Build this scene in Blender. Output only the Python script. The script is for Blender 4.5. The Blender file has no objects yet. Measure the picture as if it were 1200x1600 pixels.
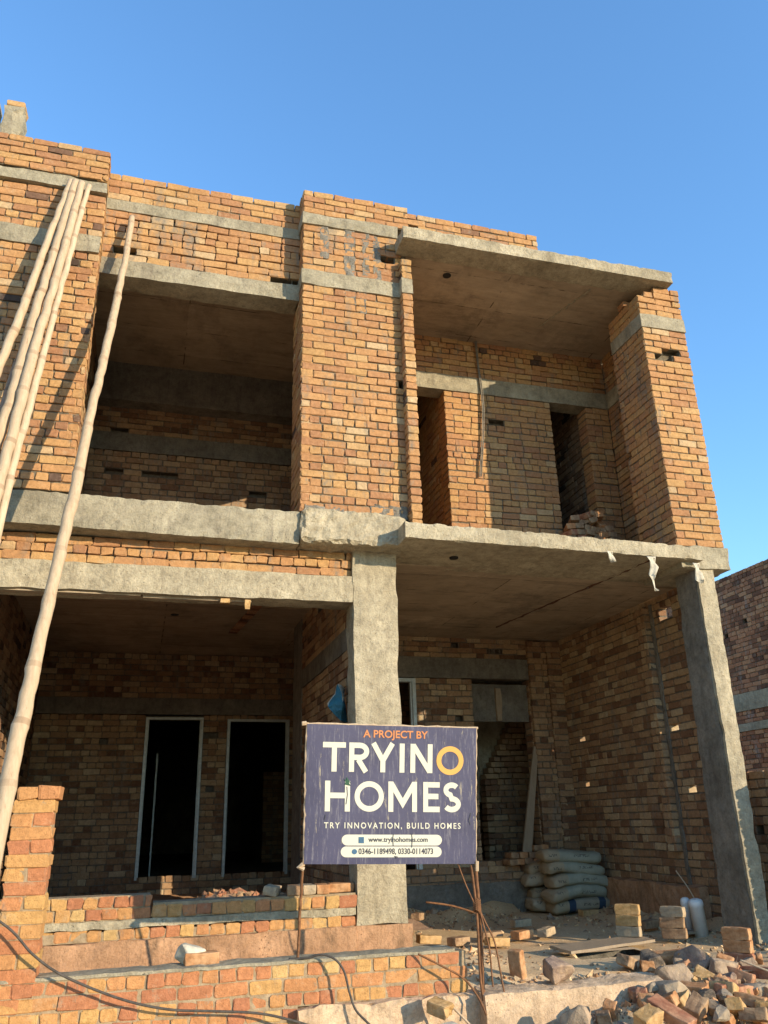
import bpy, bmesh, math, random
import numpy as np
from mathutils import Vector, Matrix, noise

rng = np.random.default_rng(7)
random.seed(7)
SC = bpy.context.scene
COL = SC.collection

# ------------------------------------------------------------------ camera
F_PX, PITCH, YAW, ROLL = 1278.16, 0.364027, 0.287251, -0.0275186
cd = bpy.data.cameras.new('camera')
cam = bpy.data.objects.new('camera', cd); COL.objects.link(cam)
cd.sensor_fit = 'VERTICAL'; cd.sensor_height = 32.0; cd.lens = F_PX / 1600 * 32.0
cd.clip_start = 0.05; cd.clip_end = 6000
_f = Vector((math.sin(YAW)*math.cos(PITCH), math.cos(YAW)*math.cos(PITCH), math.sin(PITCH)))
_r = Vector((math.cos(YAW), -math.sin(YAW), 0)); _u = _r.cross(_f)
_r2 = math.cos(ROLL)*_r + math.sin(ROLL)*_u; _u2 = -math.sin(ROLL)*_r + math.cos(ROLL)*_u
cam.matrix_world = Matrix(((_r2.x, _u2.x, -_f.x, 0), (_r2.y, _u2.y, -_f.y, 0), (_r2.z, _u2.z, -_f.z, 0), (0, 0, 0, 1)))
SC.camera = cam

# ------------------------------------------------------------------ sky, sun, exposure
SUN_AZ, SUN_EL = math.radians(39), math.radians(14)      # azimuth from -Y towards +X
w = bpy.data.worlds.new('World'); SC.world = w; w.use_nodes = True
nt = w.node_tree; nt.nodes.clear()
sky = nt.nodes.new('ShaderNodeTexSky'); sky.sky_type = 'NISHITA'; sky.sun_disc = False
sky.sun_elevation = SUN_EL; sky.sun_rotation = math.pi - SUN_AZ
sky.air_density = 1.5; sky.dust_density = 0.0; sky.ozone_density = 6.0; sky.altitude = 200
bg = nt.nodes.new('ShaderNodeBackground'); bg.inputs['Strength'].default_value = 0.15
wo = nt.nodes.new('ShaderNodeOutputWorld')
nt.links.new(sky.outputs[0], bg.inputs[0]); nt.links.new(bg.outputs[0], wo.inputs[0])
sl = bpy.data.lights.new('sun', 'SUN'); sl.energy = 2.55; sl.angle = math.radians(0.5); sl.color = (1.0, 0.84, 0.60)
sun = bpy.data.objects.new('sun', sl); COL.objects.link(sun)
sd = Vector((math.sin(SUN_AZ)*math.cos(SUN_EL), -math.cos(SUN_AZ)*math.cos(SUN_EL), math.sin(SUN_EL)))
sun.rotation_euler = sd.to_track_quat('Z', 'Y').to_euler(); sun.location = sd*40
SC.view_settings.view_transform = 'Standard'; SC.view_settings.look = 'None'
SC.view_settings.exposure = 1.46; SC.view_settings.gamma = 1.0
try:
    SC.cycles.max_bounces = 8; SC.cycles.diffuse_bounces = 5; SC.cycles.use_denoising = True
except Exception: pass

# ------------------------------------------------------------------ materials
class NT:
    def __init__(s, name, rough=0.9, spec=0.15):
        s.m = bpy.data.materials.new(name); s.m.use_nodes = True
        s.t = s.m.node_tree; s.b = s.t.nodes['Principled BSDF']
        s.b.inputs['Roughness'].default_value = rough
        s.b.inputs['Specular IOR Level'].default_value = spec
        s.tc = s.t.nodes.new('ShaderNodeTexCoord')
    def n(s, typ, **kw):
        x = s.t.nodes.new(typ)
        for k, v in kw.items(): setattr(x, k, v)
        return x
    def l(s, a, b): s.t.links.new(a, b)
    def co(s, scale=(1, 1, 1)):
        mp = s.n('ShaderNodeMapping'); mp.inputs['Scale'].default_value = scale
        s.l(s.tc.outputs['Object'], mp.inputs[0]); return mp.outputs[0]
    def noise(s, sc, det=4, rough=0.6, stretch=None):
        x = s.n('ShaderNodeTexNoise'); x.inputs['Scale'].default_value = sc
        x.inputs['Detail'].default_value = det; x.inputs['Roughness'].default_value = rough
        s.l(s.co(stretch or (1, 1, 1)), x.inputs['Vector']); return x.outputs['Fac']
    def ramp(s, fac, stops, interp='LINEAR'):
        r = s.n('ShaderNodeValToRGB'); e = r.color_ramp.elements; r.color_ramp.interpolation = interp
        while len(e) > 1: e.remove(e[-1])
        for i, (p, c) in enumerate(stops):
            k = e[0] if i == 0 else e.new(p)
            k.position = p; k.color = (c[0], c[1], c[2], 1) if not isinstance(c, (int, float)) else (c, c, c, 1)
        s.l(fac, r.inputs[0]); return r.outputs[0]
    def mix(s, fac, a, b, mode='MIX'):
        x = s.n('ShaderNodeMix', data_type='RGBA', blend_type=mode)
        for sock, v in ((0, fac), (6, a), (7, b)):
            if isinstance(v, (int, float)): x.inputs[sock].default_value = v
            elif isinstance(v, tuple): x.inputs[sock].default_value = (v[0], v[1], v[2], 1)
            else: s.l(v, x.inputs[sock])
        return x.outputs[2]
    def math(s, op, a, b):
        x = s.n('ShaderNodeMath', operation=op)
        for i, v in ((0, a), (1, b)):
            if isinstance(v, (int, float)): x.inputs[i].default_value = v
            else: s.l(v, x.inputs[i])
        return x.outputs[0]
    def bump(s, h, strength=0.5, dist=0.01):
        x = s.n('ShaderNodeBump'); x.inputs['Strength'].default_value = strength
        x.inputs['Distance'].default_value = dist; s.l(h, x.inputs['Height']); s.l(x.outputs[0], s.b.inputs['Normal'])
    def out(s, c):
        if isinstance(c, tuple): s.b.inputs['Base Color'].default_value = (*c, 1)
        else: s.l(c, s.b.inputs['Base Color'])
        return s.m

def brick_mat(name, stops, smear=0.0, smear_col=(0.19, 0.165, 0.13), bumpd=0.006):
    k = NT(name, 0.92, 0.1)
    at = k.n('ShaderNodeAttribute'); at.attribute_name = 'tint'
    c = k.ramp(at.outputs['Fac'], stops)
    v = k.ramp(k.noise(28, 5, 0.65), [(0.25, 0.72), (0.75, 1.22)])
    c = k.mix(1.0, c, v, 'MULTIPLY')
    d = k.ramp(k.noise(90, 3, 0.7), [(0.30, 0.55), (0.44, 1.0)])
    c = k.mix(0.75, c, d, 'MULTIPLY')
    c = k.mix(k.math('MULTIPLY', k.ramp(k.noise(1.3, 6, 0.75), [(0.40, 0.0), (0.68, 1.0)]), 0.45), c, k.mix(1.0, c, (0.62, 0.58, 0.56), 'MULTIPLY'))
    # pale lime / mortar bloom
    c = k.mix(k.math('MULTIPLY', k.ramp(k.noise(7, 6, 0.7), [(0.58, 0.0), (0.74, 1.0)]), 0.45), c, (0.40, 0.33, 0.22))
    c = k.mix(k.math('MULTIPLY', k.ramp(k.noise(8, 7, 0.78, (1, 1, 0.8)), [(0.60, 0.0), (0.66, 1.0)]), 0.6), c, (0.25, 0.215, 0.155))
    if smear > 0:
        s1 = k.ramp(k.noise(2.6, 7, 0.75, (1.8, 1.8, 0.5)), [(0.62 - 0.2*smear, 0.0), (0.70 - 0.16*smear, 1.0)])
        s2 = k.ramp(k.noise(20, 4, 0.7), [(0.35, 0.2), (0.6, 1.0)])
        c = k.mix(k.math('MULTIPLY', k.math('MULTIPLY', s1, s2), 0.85), c, smear_col)
    k.bump(k.math('ADD', k.noise(45, 5, 0.7), k.math('MULTIPLY', k.noise(140, 2), 0.5)), 0.9, bumpd)
    return k.out(c)

ORANGE = [(0.0, (0.07, 0.05, 0.04)), (0.015, (0.14, 0.085, 0.06)), (0.03, (0.36, 0.18, 0.092)), (0.3, (0.43, 0.225, 0.102)),
          (0.6, (0.46, 0.25, 0.108)), (0.9, (0.475, 0.28, 0.118)), (1.0, (0.50, 0.35, 0.20))]
RED = [(0.0, (0.14, 0.105, 0.08)), (0.04, (0.25, 0.18, 0.12)), (0.08, (0.40, 0.165, 0.085)), (0.35, (0.47, 0.20, 0.092)),
       (0.6, (0.51, 0.26, 0.105)), (0.9, (0.53, 0.31, 0.115)), (1.0, (0.56, 0.37, 0.16))]
SHADED = [(0.0, (0.05, 0.038, 0.03)), (0.1, (0.20, 0.105, 0.06)), (0.5, (0.36, 0.22, 0.122)), (0.85, (0.43, 0.285, 0.155)), (1.0, (0.50, 0.38, 0.235))]  # brick palette darkened for interior walls, their shade is in the colour
DRED = [(0.0, (0.12, 0.06, 0.04)), (0.5, (0.36, 0.165, 0.09)), (1.0, (0.46, 0.25, 0.135))]
M = {}
M['brick'] = brick_mat('brick_orange', ORANGE, 0.25)
M['brick_smear'] = brick_mat('brick_smeared', ORANGE, 0.62)
M['brick_mid'] = brick_mat('brick_streaked', ORANGE, 0.42)
M['brick_red'] = brick_mat('brick_red_mix', RED, 0.15, bumpd=0.008)
M['brick_shaded'] = brick_mat('brick_shaded', SHADED, 0.45, (0.22, 0.19, 0.15))
M['brick_dred'] = brick_mat('brick_dark_red', DRED, 0.3, (0.28, 0.25, 0.22))

def mortar(name, col, dark):
    k = NT(name, 0.95, 0.05)
    c = k.ramp(k.noise(14, 6, 0.7), [(0.3, dark), (0.65, col)])
    k.bump(k.noise(70, 4, 0.7), 1.0, 0.008); return k.out(c)
M['mortar'] = mortar('mortar_grey', (0.20, 0.165, 0.115), (0.075, 0.058, 0.04))
M['mortar_pale'] = mortar('mortar_pale', (0.40, 0.30, 0.19), (0.22, 0.155, 0.09))
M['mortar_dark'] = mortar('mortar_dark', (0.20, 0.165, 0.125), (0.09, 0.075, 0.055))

def concrete(name, a, b, stain=(0.16, 0.13, 0.10), amt=0.5, bd=0.012, pits=True):
    k = NT(name, 0.93, 0.1)
    c = k.ramp(k.noise(3.2, 8, 0.68), [(0.3, a), (0.7, b)])
    c = k.mix(k.math('MULTIPLY', k.ramp(k.noise(2.2, 6, 0.7, (3, 3, 0.6)), [(0.52, 0.0), (0.72, 1.0)]), amt), c, stain)
    c = k.mix(0.8, c, k.ramp(k.noise(11, 8, 0.75), [(0.30, 0.55), (0.52, 1.0), (0.72, 1.22)]), 'MULTIPLY')
    c = k.mix(0.42, c, k.ramp(k.noise(48, 5, 0.8), [(0.30, 0.35), (0.48, 1.0), (0.7, 1.15)]), 'MULTIPLY')
    c = k.mix(0.85, c, k.ramp(k.noise(1.5, 7, 0.72), [(0.34, 0.72), (0.50, 0.98), (0.66, 1.14)]), 'MULTIPLY')
    c = k.mix(k.math('MULTIPLY', k.ramp(k.noise(3.0, 8, 0.8), [(0.60, 0.0), (0.68, 1.0)]), 0.4), c, tuple(v*1.35 for v in b))
    c = k.mix(k.math('MULTIPLY', k.ramp(k.noise(26, 4, 0.7, (1, 1, 0.10)), [(0.55, 0.0), (0.72, 1.0)]), 0.35), c, stain)
    h = k.math('ADD', k.noise(16, 8, 0.72), k.math('MULTIPLY', k.noise(75, 3, 0.7), 0.25))
    if pits:
        v = k.n('ShaderNodeTexVoronoi'); v.inputs['Scale'].default_value = 30; k.l(k.co((1, 1, 1)), v.inputs['Vector'])
        p = k.ramp(v.outputs['Distance'], [(0.06, 0.0), (0.16, 1.0)])
        mask = k.ramp(k.noise(3, 4), [(0.5, 1.0), (0.62, 0.0)])
        h = k.math('ADD', h, k.math('MAXIMUM', p, mask))
    k.bump(h, 1.0, bd*1.6); return k.out(c)
M['conc'] = concrete('concrete_grey', (0.28, 0.24, 0.165), (0.41, 0.355, 0.25))
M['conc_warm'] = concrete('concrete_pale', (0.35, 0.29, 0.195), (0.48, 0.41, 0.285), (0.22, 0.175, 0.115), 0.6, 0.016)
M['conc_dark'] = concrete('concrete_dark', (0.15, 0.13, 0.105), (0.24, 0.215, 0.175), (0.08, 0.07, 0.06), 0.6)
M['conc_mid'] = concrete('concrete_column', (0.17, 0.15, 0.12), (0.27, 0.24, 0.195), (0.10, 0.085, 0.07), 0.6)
M['plaster_pink'] = concrete('plaster_earth', (0.37, 0.205, 0.112), (0.50, 0.29, 0.165), (0.20, 0.125, 0.072), 0.8, 0.012)
M['plaster_dust'] = concrete('plaster_dusty', (0.52, 0.36, 0.225), (0.66, 0.48, 0.315), (0.36, 0.24, 0.14), 0.5, 0.012)

def ceiling_mat():
    k = NT('concrete_ceiling', 0.95, 0.05)
    c = k.ramp(k.noise(1.6, 7, 0.65), [(0.3, (0.31, 0.24, 0.165)), (0.7, (0.45, 0.35, 0.245))])
    c = k.mix(k.math('MULTIPLY', k.ramp(k.noise(3.5, 5, 0.7, (0.35, 1.5, 1)), [(0.55, 0.0), (0.75, 1.0)]), 0.7), c, (0.15, 0.115, 0.08))
    c = k.mix(k.math('MULTIPLY', k.ramp(k.noise(1.1, 7, 0.75, (1.3, 0.8, 1)), [(0.50, 0.0), (0.66, 1.0)]), 0.55), c, (0.13, 0.10, 0.075))
    # formwork board joints: faint dark lines where the sheets met
    sep = k.n('ShaderNodeSeparateXYZ'); k.l(k.co(), sep.inputs[0])
    vm = k.n('ShaderNodeVectorMath', operation='DIVIDE'); k.l(k.co(), vm.inputs[0]); vm.inputs[1].default_value = (1.83, 0.61, 50)
    vf = k.n('ShaderNodeVectorMath', operation='FLOOR'); k.l(vm.outputs[0], vf.inputs[0])
    wn = k.n('ShaderNodeTexWhiteNoise', noise_dimensions='2D'); k.l(vf.outputs[0], wn.inputs['Vector'])
    c = k.mix(1.0, c, k.ramp(wn.outputs['Value'], [(0.0, (0.86, 0.85, 0.84)), (1.0, (1.06, 1.06, 1.06))]), 'MULTIPLY')
    c = k.mix(0.6, c, k.ramp(k.noise(14, 6, 0.8, (0.25, 1, 1)), [(0.3, 0.65), (0.6, 1.1)]), 'MULTIPLY')
    def line(sock, period, wd):
        fr = k.math('FRACT', k.math('DIVIDE', sep.outputs[sock], period), 0)
        return k.math('LESS_THAN', fr, wd)
    ln = k.math('MAXIMUM', line('X', 1.83, 0.008), line('Y', 0.61, 0.022))
    ln = k.math('MULTIPLY', ln, k.ramp(k.noise(5, 3), [(0.46, 0.0), (0.60, 0.9)]))
    c = k.mix(ln, c, (0.09, 0.065, 0.045))
    k.bump(k.math('ADD', k.noise(9, 6, 0.7), k.math('MULTIPLY', ln, -0.6)), 0.6, 0.01); return k.out(c)
M['ceil'] = ceiling_mat()

def soil(name, a, b, sc=2.0):
    k = NT(name, 1.0, 0.02)
    c = k.ramp(k.noise(sc, 8, 0.7), [(0.3, a), (0.7, b)])
    c = k.mix(0.7, c, k.ramp(k.noise(55, 5, 0.75), [(0.3, 0.55), (0.62, 1.15)]), 'MULTIPLY')
    k.bump(k.math('ADD', k.noise(25, 7, 0.75), k.math('MULTIPLY', k.noise(110, 3), 0.4)), 0.5, 0.012); return k.out(c)
M['soil'] = soil('soil', (0.56, 0.375, 0.205), (0.72, 0.52, 0.30))
M['soil_red'] = soil('soil_red', (0.40, 0.22, 0.12), (0.55, 0.34, 0.20), 5)

def pole_mat(name, a, b, dk):
    k = NT(name, 0.75, 0.25)
    at = k.n('ShaderNodeAttribute'); at.attribute_name = 'tint'
    c = k.ramp(k.noise(7, 6, 0.7, (6, 6, 0.8)), [(0.3, a), (0.7, b)])
    c = k.mix(k.ramp(k.noise(14, 5, 0.7, (2.5, 2.5, 0.5)), [(0.60, 0.0), (0.72, 0.75)]), c, dk)
    c = k.mix(k.math('MULTIPLY', at.outputs['Fac'], 0.65), c, dk)
    oi = k.n('ShaderNodeObjectInfo'); c = k.mix(k.math('MULTIPLY', oi.outputs['Random'], 0.45), c, k.mix(1.0, c, (0.70, 0.62, 0.55), 'MULTIPLY'))
    k.bump(k.noise(40, 5, 0.7, (4, 4, 0.4)), 0.7, 0.004); return k.out(c)
M['pole'] = pole_mat('bamboo_pale', (0.43, 0.315, 0.20), (0.58, 0.45, 0.305), (0.24, 0.15, 0.085))
M['pole_old'] = pole_mat('bamboo_weathered', (0.24, 0.19, 0.15), (0.34, 0.27, 0.21), (0.12, 0.09, 0.07))
M['wood'] = pole_mat('weathered_board', (0.34, 0.26, 0.17), (0.46, 0.37, 0.26), (0.20, 0.14, 0.09))

def simple(name, col, rough=0.7, spec=0.3, var=0.35, sc=18, metal=0.0, bd=0.003):
    k = NT(name, rough, spec); k.b.inputs['Metallic'].default_value = metal
    c = k.mix(1.0, col, k.ramp(k.noise(sc, 6, 0.7), [(0.3, 1 - var), (0.7, 1 + var*0.5)]), 'MULTIPLY')
    if bd >= 0.008: c = k.mix(k.ramp(k.noise(7, 6, 0.75), [(0.42, 0.0), (0.72, 0.65)]), c, (0.52, 0.36, 0.205))
    k.bump(k.noise(sc*2.5, 6, 0.75), 0.8, bd); return k.out(c)
M['pvc'] = simple('white_pvc', (0.78, 0.76, 0.72), 0.4, 0.45, 0.12, 9, 0, 0.001)
M['cable'] = simple('black_rubber', (0.085, 0.072, 0.06), 0.75, 0.2, 0.5, 25)
M['rust'] = simple('rusty_steel', (0.20, 0.095, 0.045), 0.85, 0.2, 0.5, 30)
M['galv'] = simple('galvanised_steel', (0.46, 0.47, 0.44), 0.5, 0.5, 0.3, 14, 0.35)
M['plastic_white'] = simple('white_polythene', (0.50, 0.45, 0.35), 0.6, 0.3, 0.45, 10, 0, 0.006)
M['plastic_blue'] = simple('blue_woven_plastic', (0.02, 0.11, 0.15), 0.55, 0.35, 0.4, 8, 0, 0.006)
M['plastic_grey'] = simple('grey_polythene', (0.30, 0.32, 0.33), 0.35, 0.5, 0.3, 10, 0, 0.008)
M['stone_tan'] = simple('stone_tan', (0.37, 0.27, 0.19), 0.95, 0.1, 0.55, 12, 0, 0.02)
M['stone_grey'] = simple('stone_grey', (0.33, 0.265, 0.195), 0.95, 0.1, 0.45, 9, 0, 0.015)
M['stone_dark'] = simple('stone_dark', (0.17, 0.135, 0.105), 0.95, 0.1, 0.7, 12, 0, 0.015)
M['stone_purple'] = simple('stone_purple', (0.30, 0.21, 0.165), 0.95, 0.1, 0.5, 11, 0, 0.02)
M['b_orange'] = simple('loose_brick_orange', (0.45, 0.215, 0.095), 0.95, 0.1, 0.45, 16, 0, 0.008)
M['b_red'] = simple('loose_brick_red', (0.36, 0.15, 0.085), 0.95, 0.1, 0.45, 16, 0, 0.008)
M['b_yellow'] = simple('loose_brick_yellow', (0.48, 0.285, 0.115), 0.95, 0.1, 0.45, 16, 0, 0.010)
M['b_brown'] = simple('loose_brick_brown', (0.29, 0.175, 0.10), 0.95, 0.1, 0.45, 16, 0, 0.008)
M['b_pale'] = simple('loose_brick_pale', (0.38, 0.30, 0.205), 0.95, 0.1, 0.4, 16, 0, 0.008)

# ------------------------------------------------------------------ object helpers
def empty(name, loc, label, cat, group=None):
    o = bpy.data.objects.new(name, None); COL.objects.link(o); o.location = loc; o.empty_display_size = 0.2
    o['label'] = label; o['category'] = cat
    if group: o['group'] = group
    return o
def tag(o, label=None, cat=None, group=None, kind=None):
    if label: o['label'] = label
    if cat: o['category'] = cat
    if group: o['group'] = group
    if kind: o['kind'] = kind
    return o

class MB:
    """collects vertices / faces, links them as one mesh object"""
    def __init__(s): s.v = []; s.f = []; s.t = []; s.mi = []; s.n = 0
    def add(s, v, f, tint=None, mi=0):
        v = np.asarray(v, float).reshape(-1, 3); s.v.append(v)
        for i, q in enumerate(f): s.f.append(tuple(int(a) + s.n for a in q))
        nf = len(f)
        s.t.extend([0.5]*nf if tint is None else (list(tint) if np.ndim(tint) else [tint]*nf))
        s.mi.extend([mi]*nf if np.ndim(mi) == 0 else list(mi)); s.n += len(v)
    def box(s, p0, p1, mi=0, tint=0.5):
        x0, y0, z0 = p0; x1, y1, z1 = p1
        v = [(x0,y0,z0),(x1,y0,z0),(x1,y1,z0),(x0,y1,z0),(x0,y0,z1),(x1,y0,z1),(x1,y1,z1),(x0,y1,z1)]
        s.add(v, [(3,2,1,0),(4,5,6,7),(0,1,5,4),(1,2,6,5),(2,3,7,6),(3,0,4,7)], tint, mi)
    def build(s, name, mats, parent=None, smooth=False, loc=None):
        me = bpy.data.meshes.new(name)
        v = np.concatenate(s.v)
        off = np.array(parent.location if parent else (loc if loc is not None else (0, 0, 0)))
        if parent and parent.parent: off = off + np.array(parent.parent.location)
        me.from_pydata((v - off).tolist(), [], s.f)
        for m in (mats if isinstance(mats, (list, tuple)) else [mats]): me.materials.append(m)
        me.polygons.foreach_set('material_index', s.mi)
        a = me.attributes.new('tint', 'FLOAT', 'FACE'); a.data.foreach_set('value', np.asarray(s.t, np.float32))
        if smooth: me.polygons.foreach_set('use_smooth', [True]*len(me.polygons))
        me.update()
        o = bpy.data.objects.new(name, me); COL.objects.link(o)
        if parent: o.parent = parent
        elif loc is not None: o.location = loc
        return o

BL, BH, CH, BW = 0.237, 0.0735, 0.086, 0.118      # stretcher pitch, brick height, course pitch, header pitch

def bricks(mb, O, u, L, z0, z1, bond='S', holes=(), pits=(), miss=0.003, depth=0.10, thick=0.23, recess=0.014,
           jit=0.0035, joint=0.010, lims=None, tint=(0.0, 1.0), core=True, z_off=0.0, core_top=0.02):
    """brick facing laid brick by brick on a mortar core. O = (x, y) start, u = direction along the wall, face looks to (u.y, -u.x)"""
    u = np.array([u[0], u[1], 0.0]); n = np.array([u[1], -u[0], 0.0]); zv = np.array([0, 0, 1.0]); O3 = np.array([O[0], O[1], 0.0])
    nc = max(1, int(round((z1 - z0)/CH))); ch = (z1 - z0)/nc; bh = ch - min(0.0115, joint*1.15)
    R = []; gaps = []
    for k in range(nc):
        vc = z0 + (k + 0.5)*ch
        typ = bond
        if bond == 'E': typ = 'S' if (k + int(z_off)) % 2 == 0 else 'H'
        if bond == 'X': typ = 'H' if rng.random() < 0.22 else 'S'
        lo, hi = (0, L) if lims is None else lims(vc)
        segs = [(lo, hi)]
        for (a, b, c, d) in holes:
            if b < vc < d:
                ns = []
                for s0, s1 in segs:
                    if c <= s0 or a >= s1: ns.append((s0, s1)); continue
                    if a > s0: ns.append((s0, a))
                    if c < s1: ns.append((c, s1))
                segs = ns
        for s0, s1 in segs:
            p = BL if typ == 'S' else BW
            x = s0; first = True
            st = (BL*0.5 if k % 2 else BL) if typ == 'S' else BW*(0.75 if k % 2 else 1.0)
            st *= rng.uniform(0.93, 1.05)
            while x < s1 - 0.02:
                ln = st if first else p*rng.uniform(0.96, 1.04)
                if bond == 'X' and not first and typ == 'S' and rng.random() < 0.12: ln = BW
                first = False
                e = x + ln
                if s1 - e < 0.045: e = s1
                e = min(e, s1)
                skip = rng.random() < miss
                for (pu, pv) in pits:
                    if x <= pu < e and abs(pv - vc) <= ch/2: skip = True
                if not skip: R.append((x, e, vc))
                elif e - x < 0.27: gaps.append((x+.004, vc - ch/2, e-.004, vc + ch/2))
                x = e
    if R:
        A = np.array(R); N = len(A)
        hl = (A[:, 1] - A[:, 0])/2 - joint/2; cu = (A[:, 0] + A[:, 1])/2 + rng.normal(0, 0.0015, N)
        cv = A[:, 2] + rng.normal(0, 0.0018, N); hh = bh/2 + rng.normal(0, 0.0015, N); tl = rng.normal(0, 0.012, N)
        cc = np.minimum(rng.uniform(0.003, 0.011, N), hl*0.6)
        pr = rng.normal(0, 0.003, N)
        def ring(shrink, c_):
            a = hl - shrink; b = hh - shrink
            pu = np.stack([-a + cc, a - cc, a, a, a - cc, -a + cc, -a, -a], 1)
            pv = np.stack([-b, -b, -b + cc, b - cc, b, b, b - cc, -b + cc], 1)
            pu = pu + rng.normal(0, jit, pu.shape); pv = pv + rng.normal(0, jit*0.7, pv.shape)
            U = cu[:, None] + pu - pv*tl[:, None]; V = cv[:, None] + pv + pu*tl[:, None]
            C = np.broadcast_to(c_[:, None], pu.shape) + rng.normal(0, 0.0012, pu.shape)
            return O3 + U[..., None]*u + V[..., None]*zv + C[..., None]*n
        r0 = ring(0*hl, -depth + 0*pr); r1 = ring(0*hl, pr - 0.006); r2 = ring(0*hl + 0.0042, pr)
        V = np.concatenate([r0, r1, r2], 1).reshape(-1, 3)
        base = []
        for a in (0, 8):
            for i in range(8): base.append((a + i, a + (i + 1) % 8, a + 8 + (i + 1) % 8, a + 8 + i))
        base.append(tuple(range(16, 24)))
        tt = rng.uniform(tint[0], tint[1], N)
        F = []; T = []
        for i in range(N):
            o = i*24
            for q in base: F.append([x + o for x in q])
            T.extend([tt[i]]*len(base))
        mb.add(V, F, T, 0)
    if core:
        zt = z1 - core_top
        hl_ = [(h[0]-0.012, h[1], h[2]+0.012, h[3]) for h in holes]
        P = lambda a, b, c: O3 + a*u + b*zv + c*n
        deep = min(0.11, thick*0.6)
        for cuts, c0, c1 in ((hl_, -thick, -deep), (hl_ + gaps[:24], -deep, -recess)):
            us = sorted({0.012, L - 0.012} | {min(max(h[q], 0.012), L - 0.012) for h in cuts for q in (0, 2)})
            vs = sorted({z0, zt} | {min(max(h[q], z0), zt) for h in cuts for q in (1, 3)})
            for j in range(len(vs) - 1):
                if vs[j+1] - vs[j] < 1e-5: continue
                mv = (vs[j] + vs[j+1])/2; run = None
                for i in range(len(us)):
                    free = i < len(us) - 1 and not any(h[0] < (us[i] + us[i+1])/2 < h[2] and h[1] < mv < h[3] for h in cuts)
                    if free and run is None: run = us[i]
                    if not free and run is not None:
                        a, b, c, d = run, us[i], vs[j], vs[j+1]; run = None
                        if b - a < 1e-5: continue
                        q = [P(a, c, c0), P(b, c, c0), P(b, c, c1), P(a, c, c1), P(a, d, c0), P(b, d, c0), P(b, d, c1), P(a, d, c1)]
                        mb.add(q, [(0,1,2,3),(7,6,5,4),(3,2,6,7),(2,1,5,6),(1,0,4,5),(0,3,7,4)], 0.5, 1)

def rough(mb, c, seg=0.09, amp=0.008, fr=5.0, chip=0.0, mi=0, seed=0.0):
    """hexahedron with a broken, uneven surface. c = (p0, p1) or eight corners indexed [i][j][k]"""
    if np.ndim(c) == 2:
        p0, p1 = np.array(c[0], float), np.array(c[1], float)
        C = np.array([[[[(p0, p1)[i][0], (p0, p1)[j][1], (p0, p1)[k][2]] for k in (0, 1)] for j in (0, 1)] for i in (0, 1)])
    else: C = np.array(c, float)
    ln = [np.linalg.norm(C[1,0,0]-C[0,0,0]), np.linalg.norm(C[0,1,0]-C[0,0,0]), np.linalg.norm(C[0,0,1]-C[0,0,0])]
    N = [max(1, min(90, int(round(l/seg)))) for l in ln]
    idx = {}; V = []
    def vid(i, j, k):
        key = (i, j, k)
        if key in idx: return idx[key]
        a, b, d = i/N[0], j/N[1], k/N[2]
        p = np.zeros(3)
        for x in (0, 1):
            for y in (0, 1):
                for z in (0, 1): p += C[x,y,z]*((a if x else 1-a)*(b if y else 1-b)*(d if z else 1-d))
        q = Vector(p)*fr + Vector((seed, seed*1.7, 0))
        nv = noise.noise_vector(q)*0.7 + noise.noise_vector(q*3.1)*0.45
        e = (i in (0, N[0])) + (j in (0, N[1])) + (k in (0, N[2]))
        p = p + np.array(nv)*amp*(1.0 if e < 2 else 1.25)
        if chip and e >= 2:
            t = noise.noise(q*0.9 + Vector((9, 4, 2)))
            if t > 0.05:
                cen = C.reshape(-1, 3).mean(0); dd = cen - p
                ax = [0 if i in (0, N[0]) else 1, 0 if j in (0, N[1]) else 1, 0 if k in (0, N[2]) else 1]
                dd = np.array([0 if ax[m] else np.sign(dd[m]) for m in range(3)])
                p = p + dd*chip*min(1.0, t*2.5)
        V.append(p); idx[key] = len(V) - 1; return idx[key]
    Fc = []
    for i in range(N[0]):
        for j in range(N[1]):
            Fc.append((vid(i,j,0), vid(i,j+1,0), vid(i+1,j+1,0), vid(i+1,j,0)))
            Fc.append((vid(i,j,N[2]), vid(i+1,j,N[2]), vid(i+1,j+1,N[2]), vid(i,j+1,N[2])))
    for i in range(N[0]):
        for k in range(N[2]):
            Fc.append((vid(i,0,k), vid(i+1,0,k), vid(i+1,0,k+1), vid(i,0,k+1)))
            Fc.append((vid(i,N[1],k), vid(i,N[1],k+1), vid(i+1,N[1],k+1), vid(i+1,N[1],k)))
    for j in range(N[1]):
        for k in range(N[2]):
            Fc.append((vid(0,j,k), vid(0,j,k+1), vid(0,j+1,k+1), vid(0,j+1,k)))
            Fc.append((vid(N[0],j,k), vid(N[0],j+1,k), vid(N[0],j+1,k+1), vid(N[0],j,k+1)))
    mb.add(V, Fc, 0.5, mi)

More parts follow.
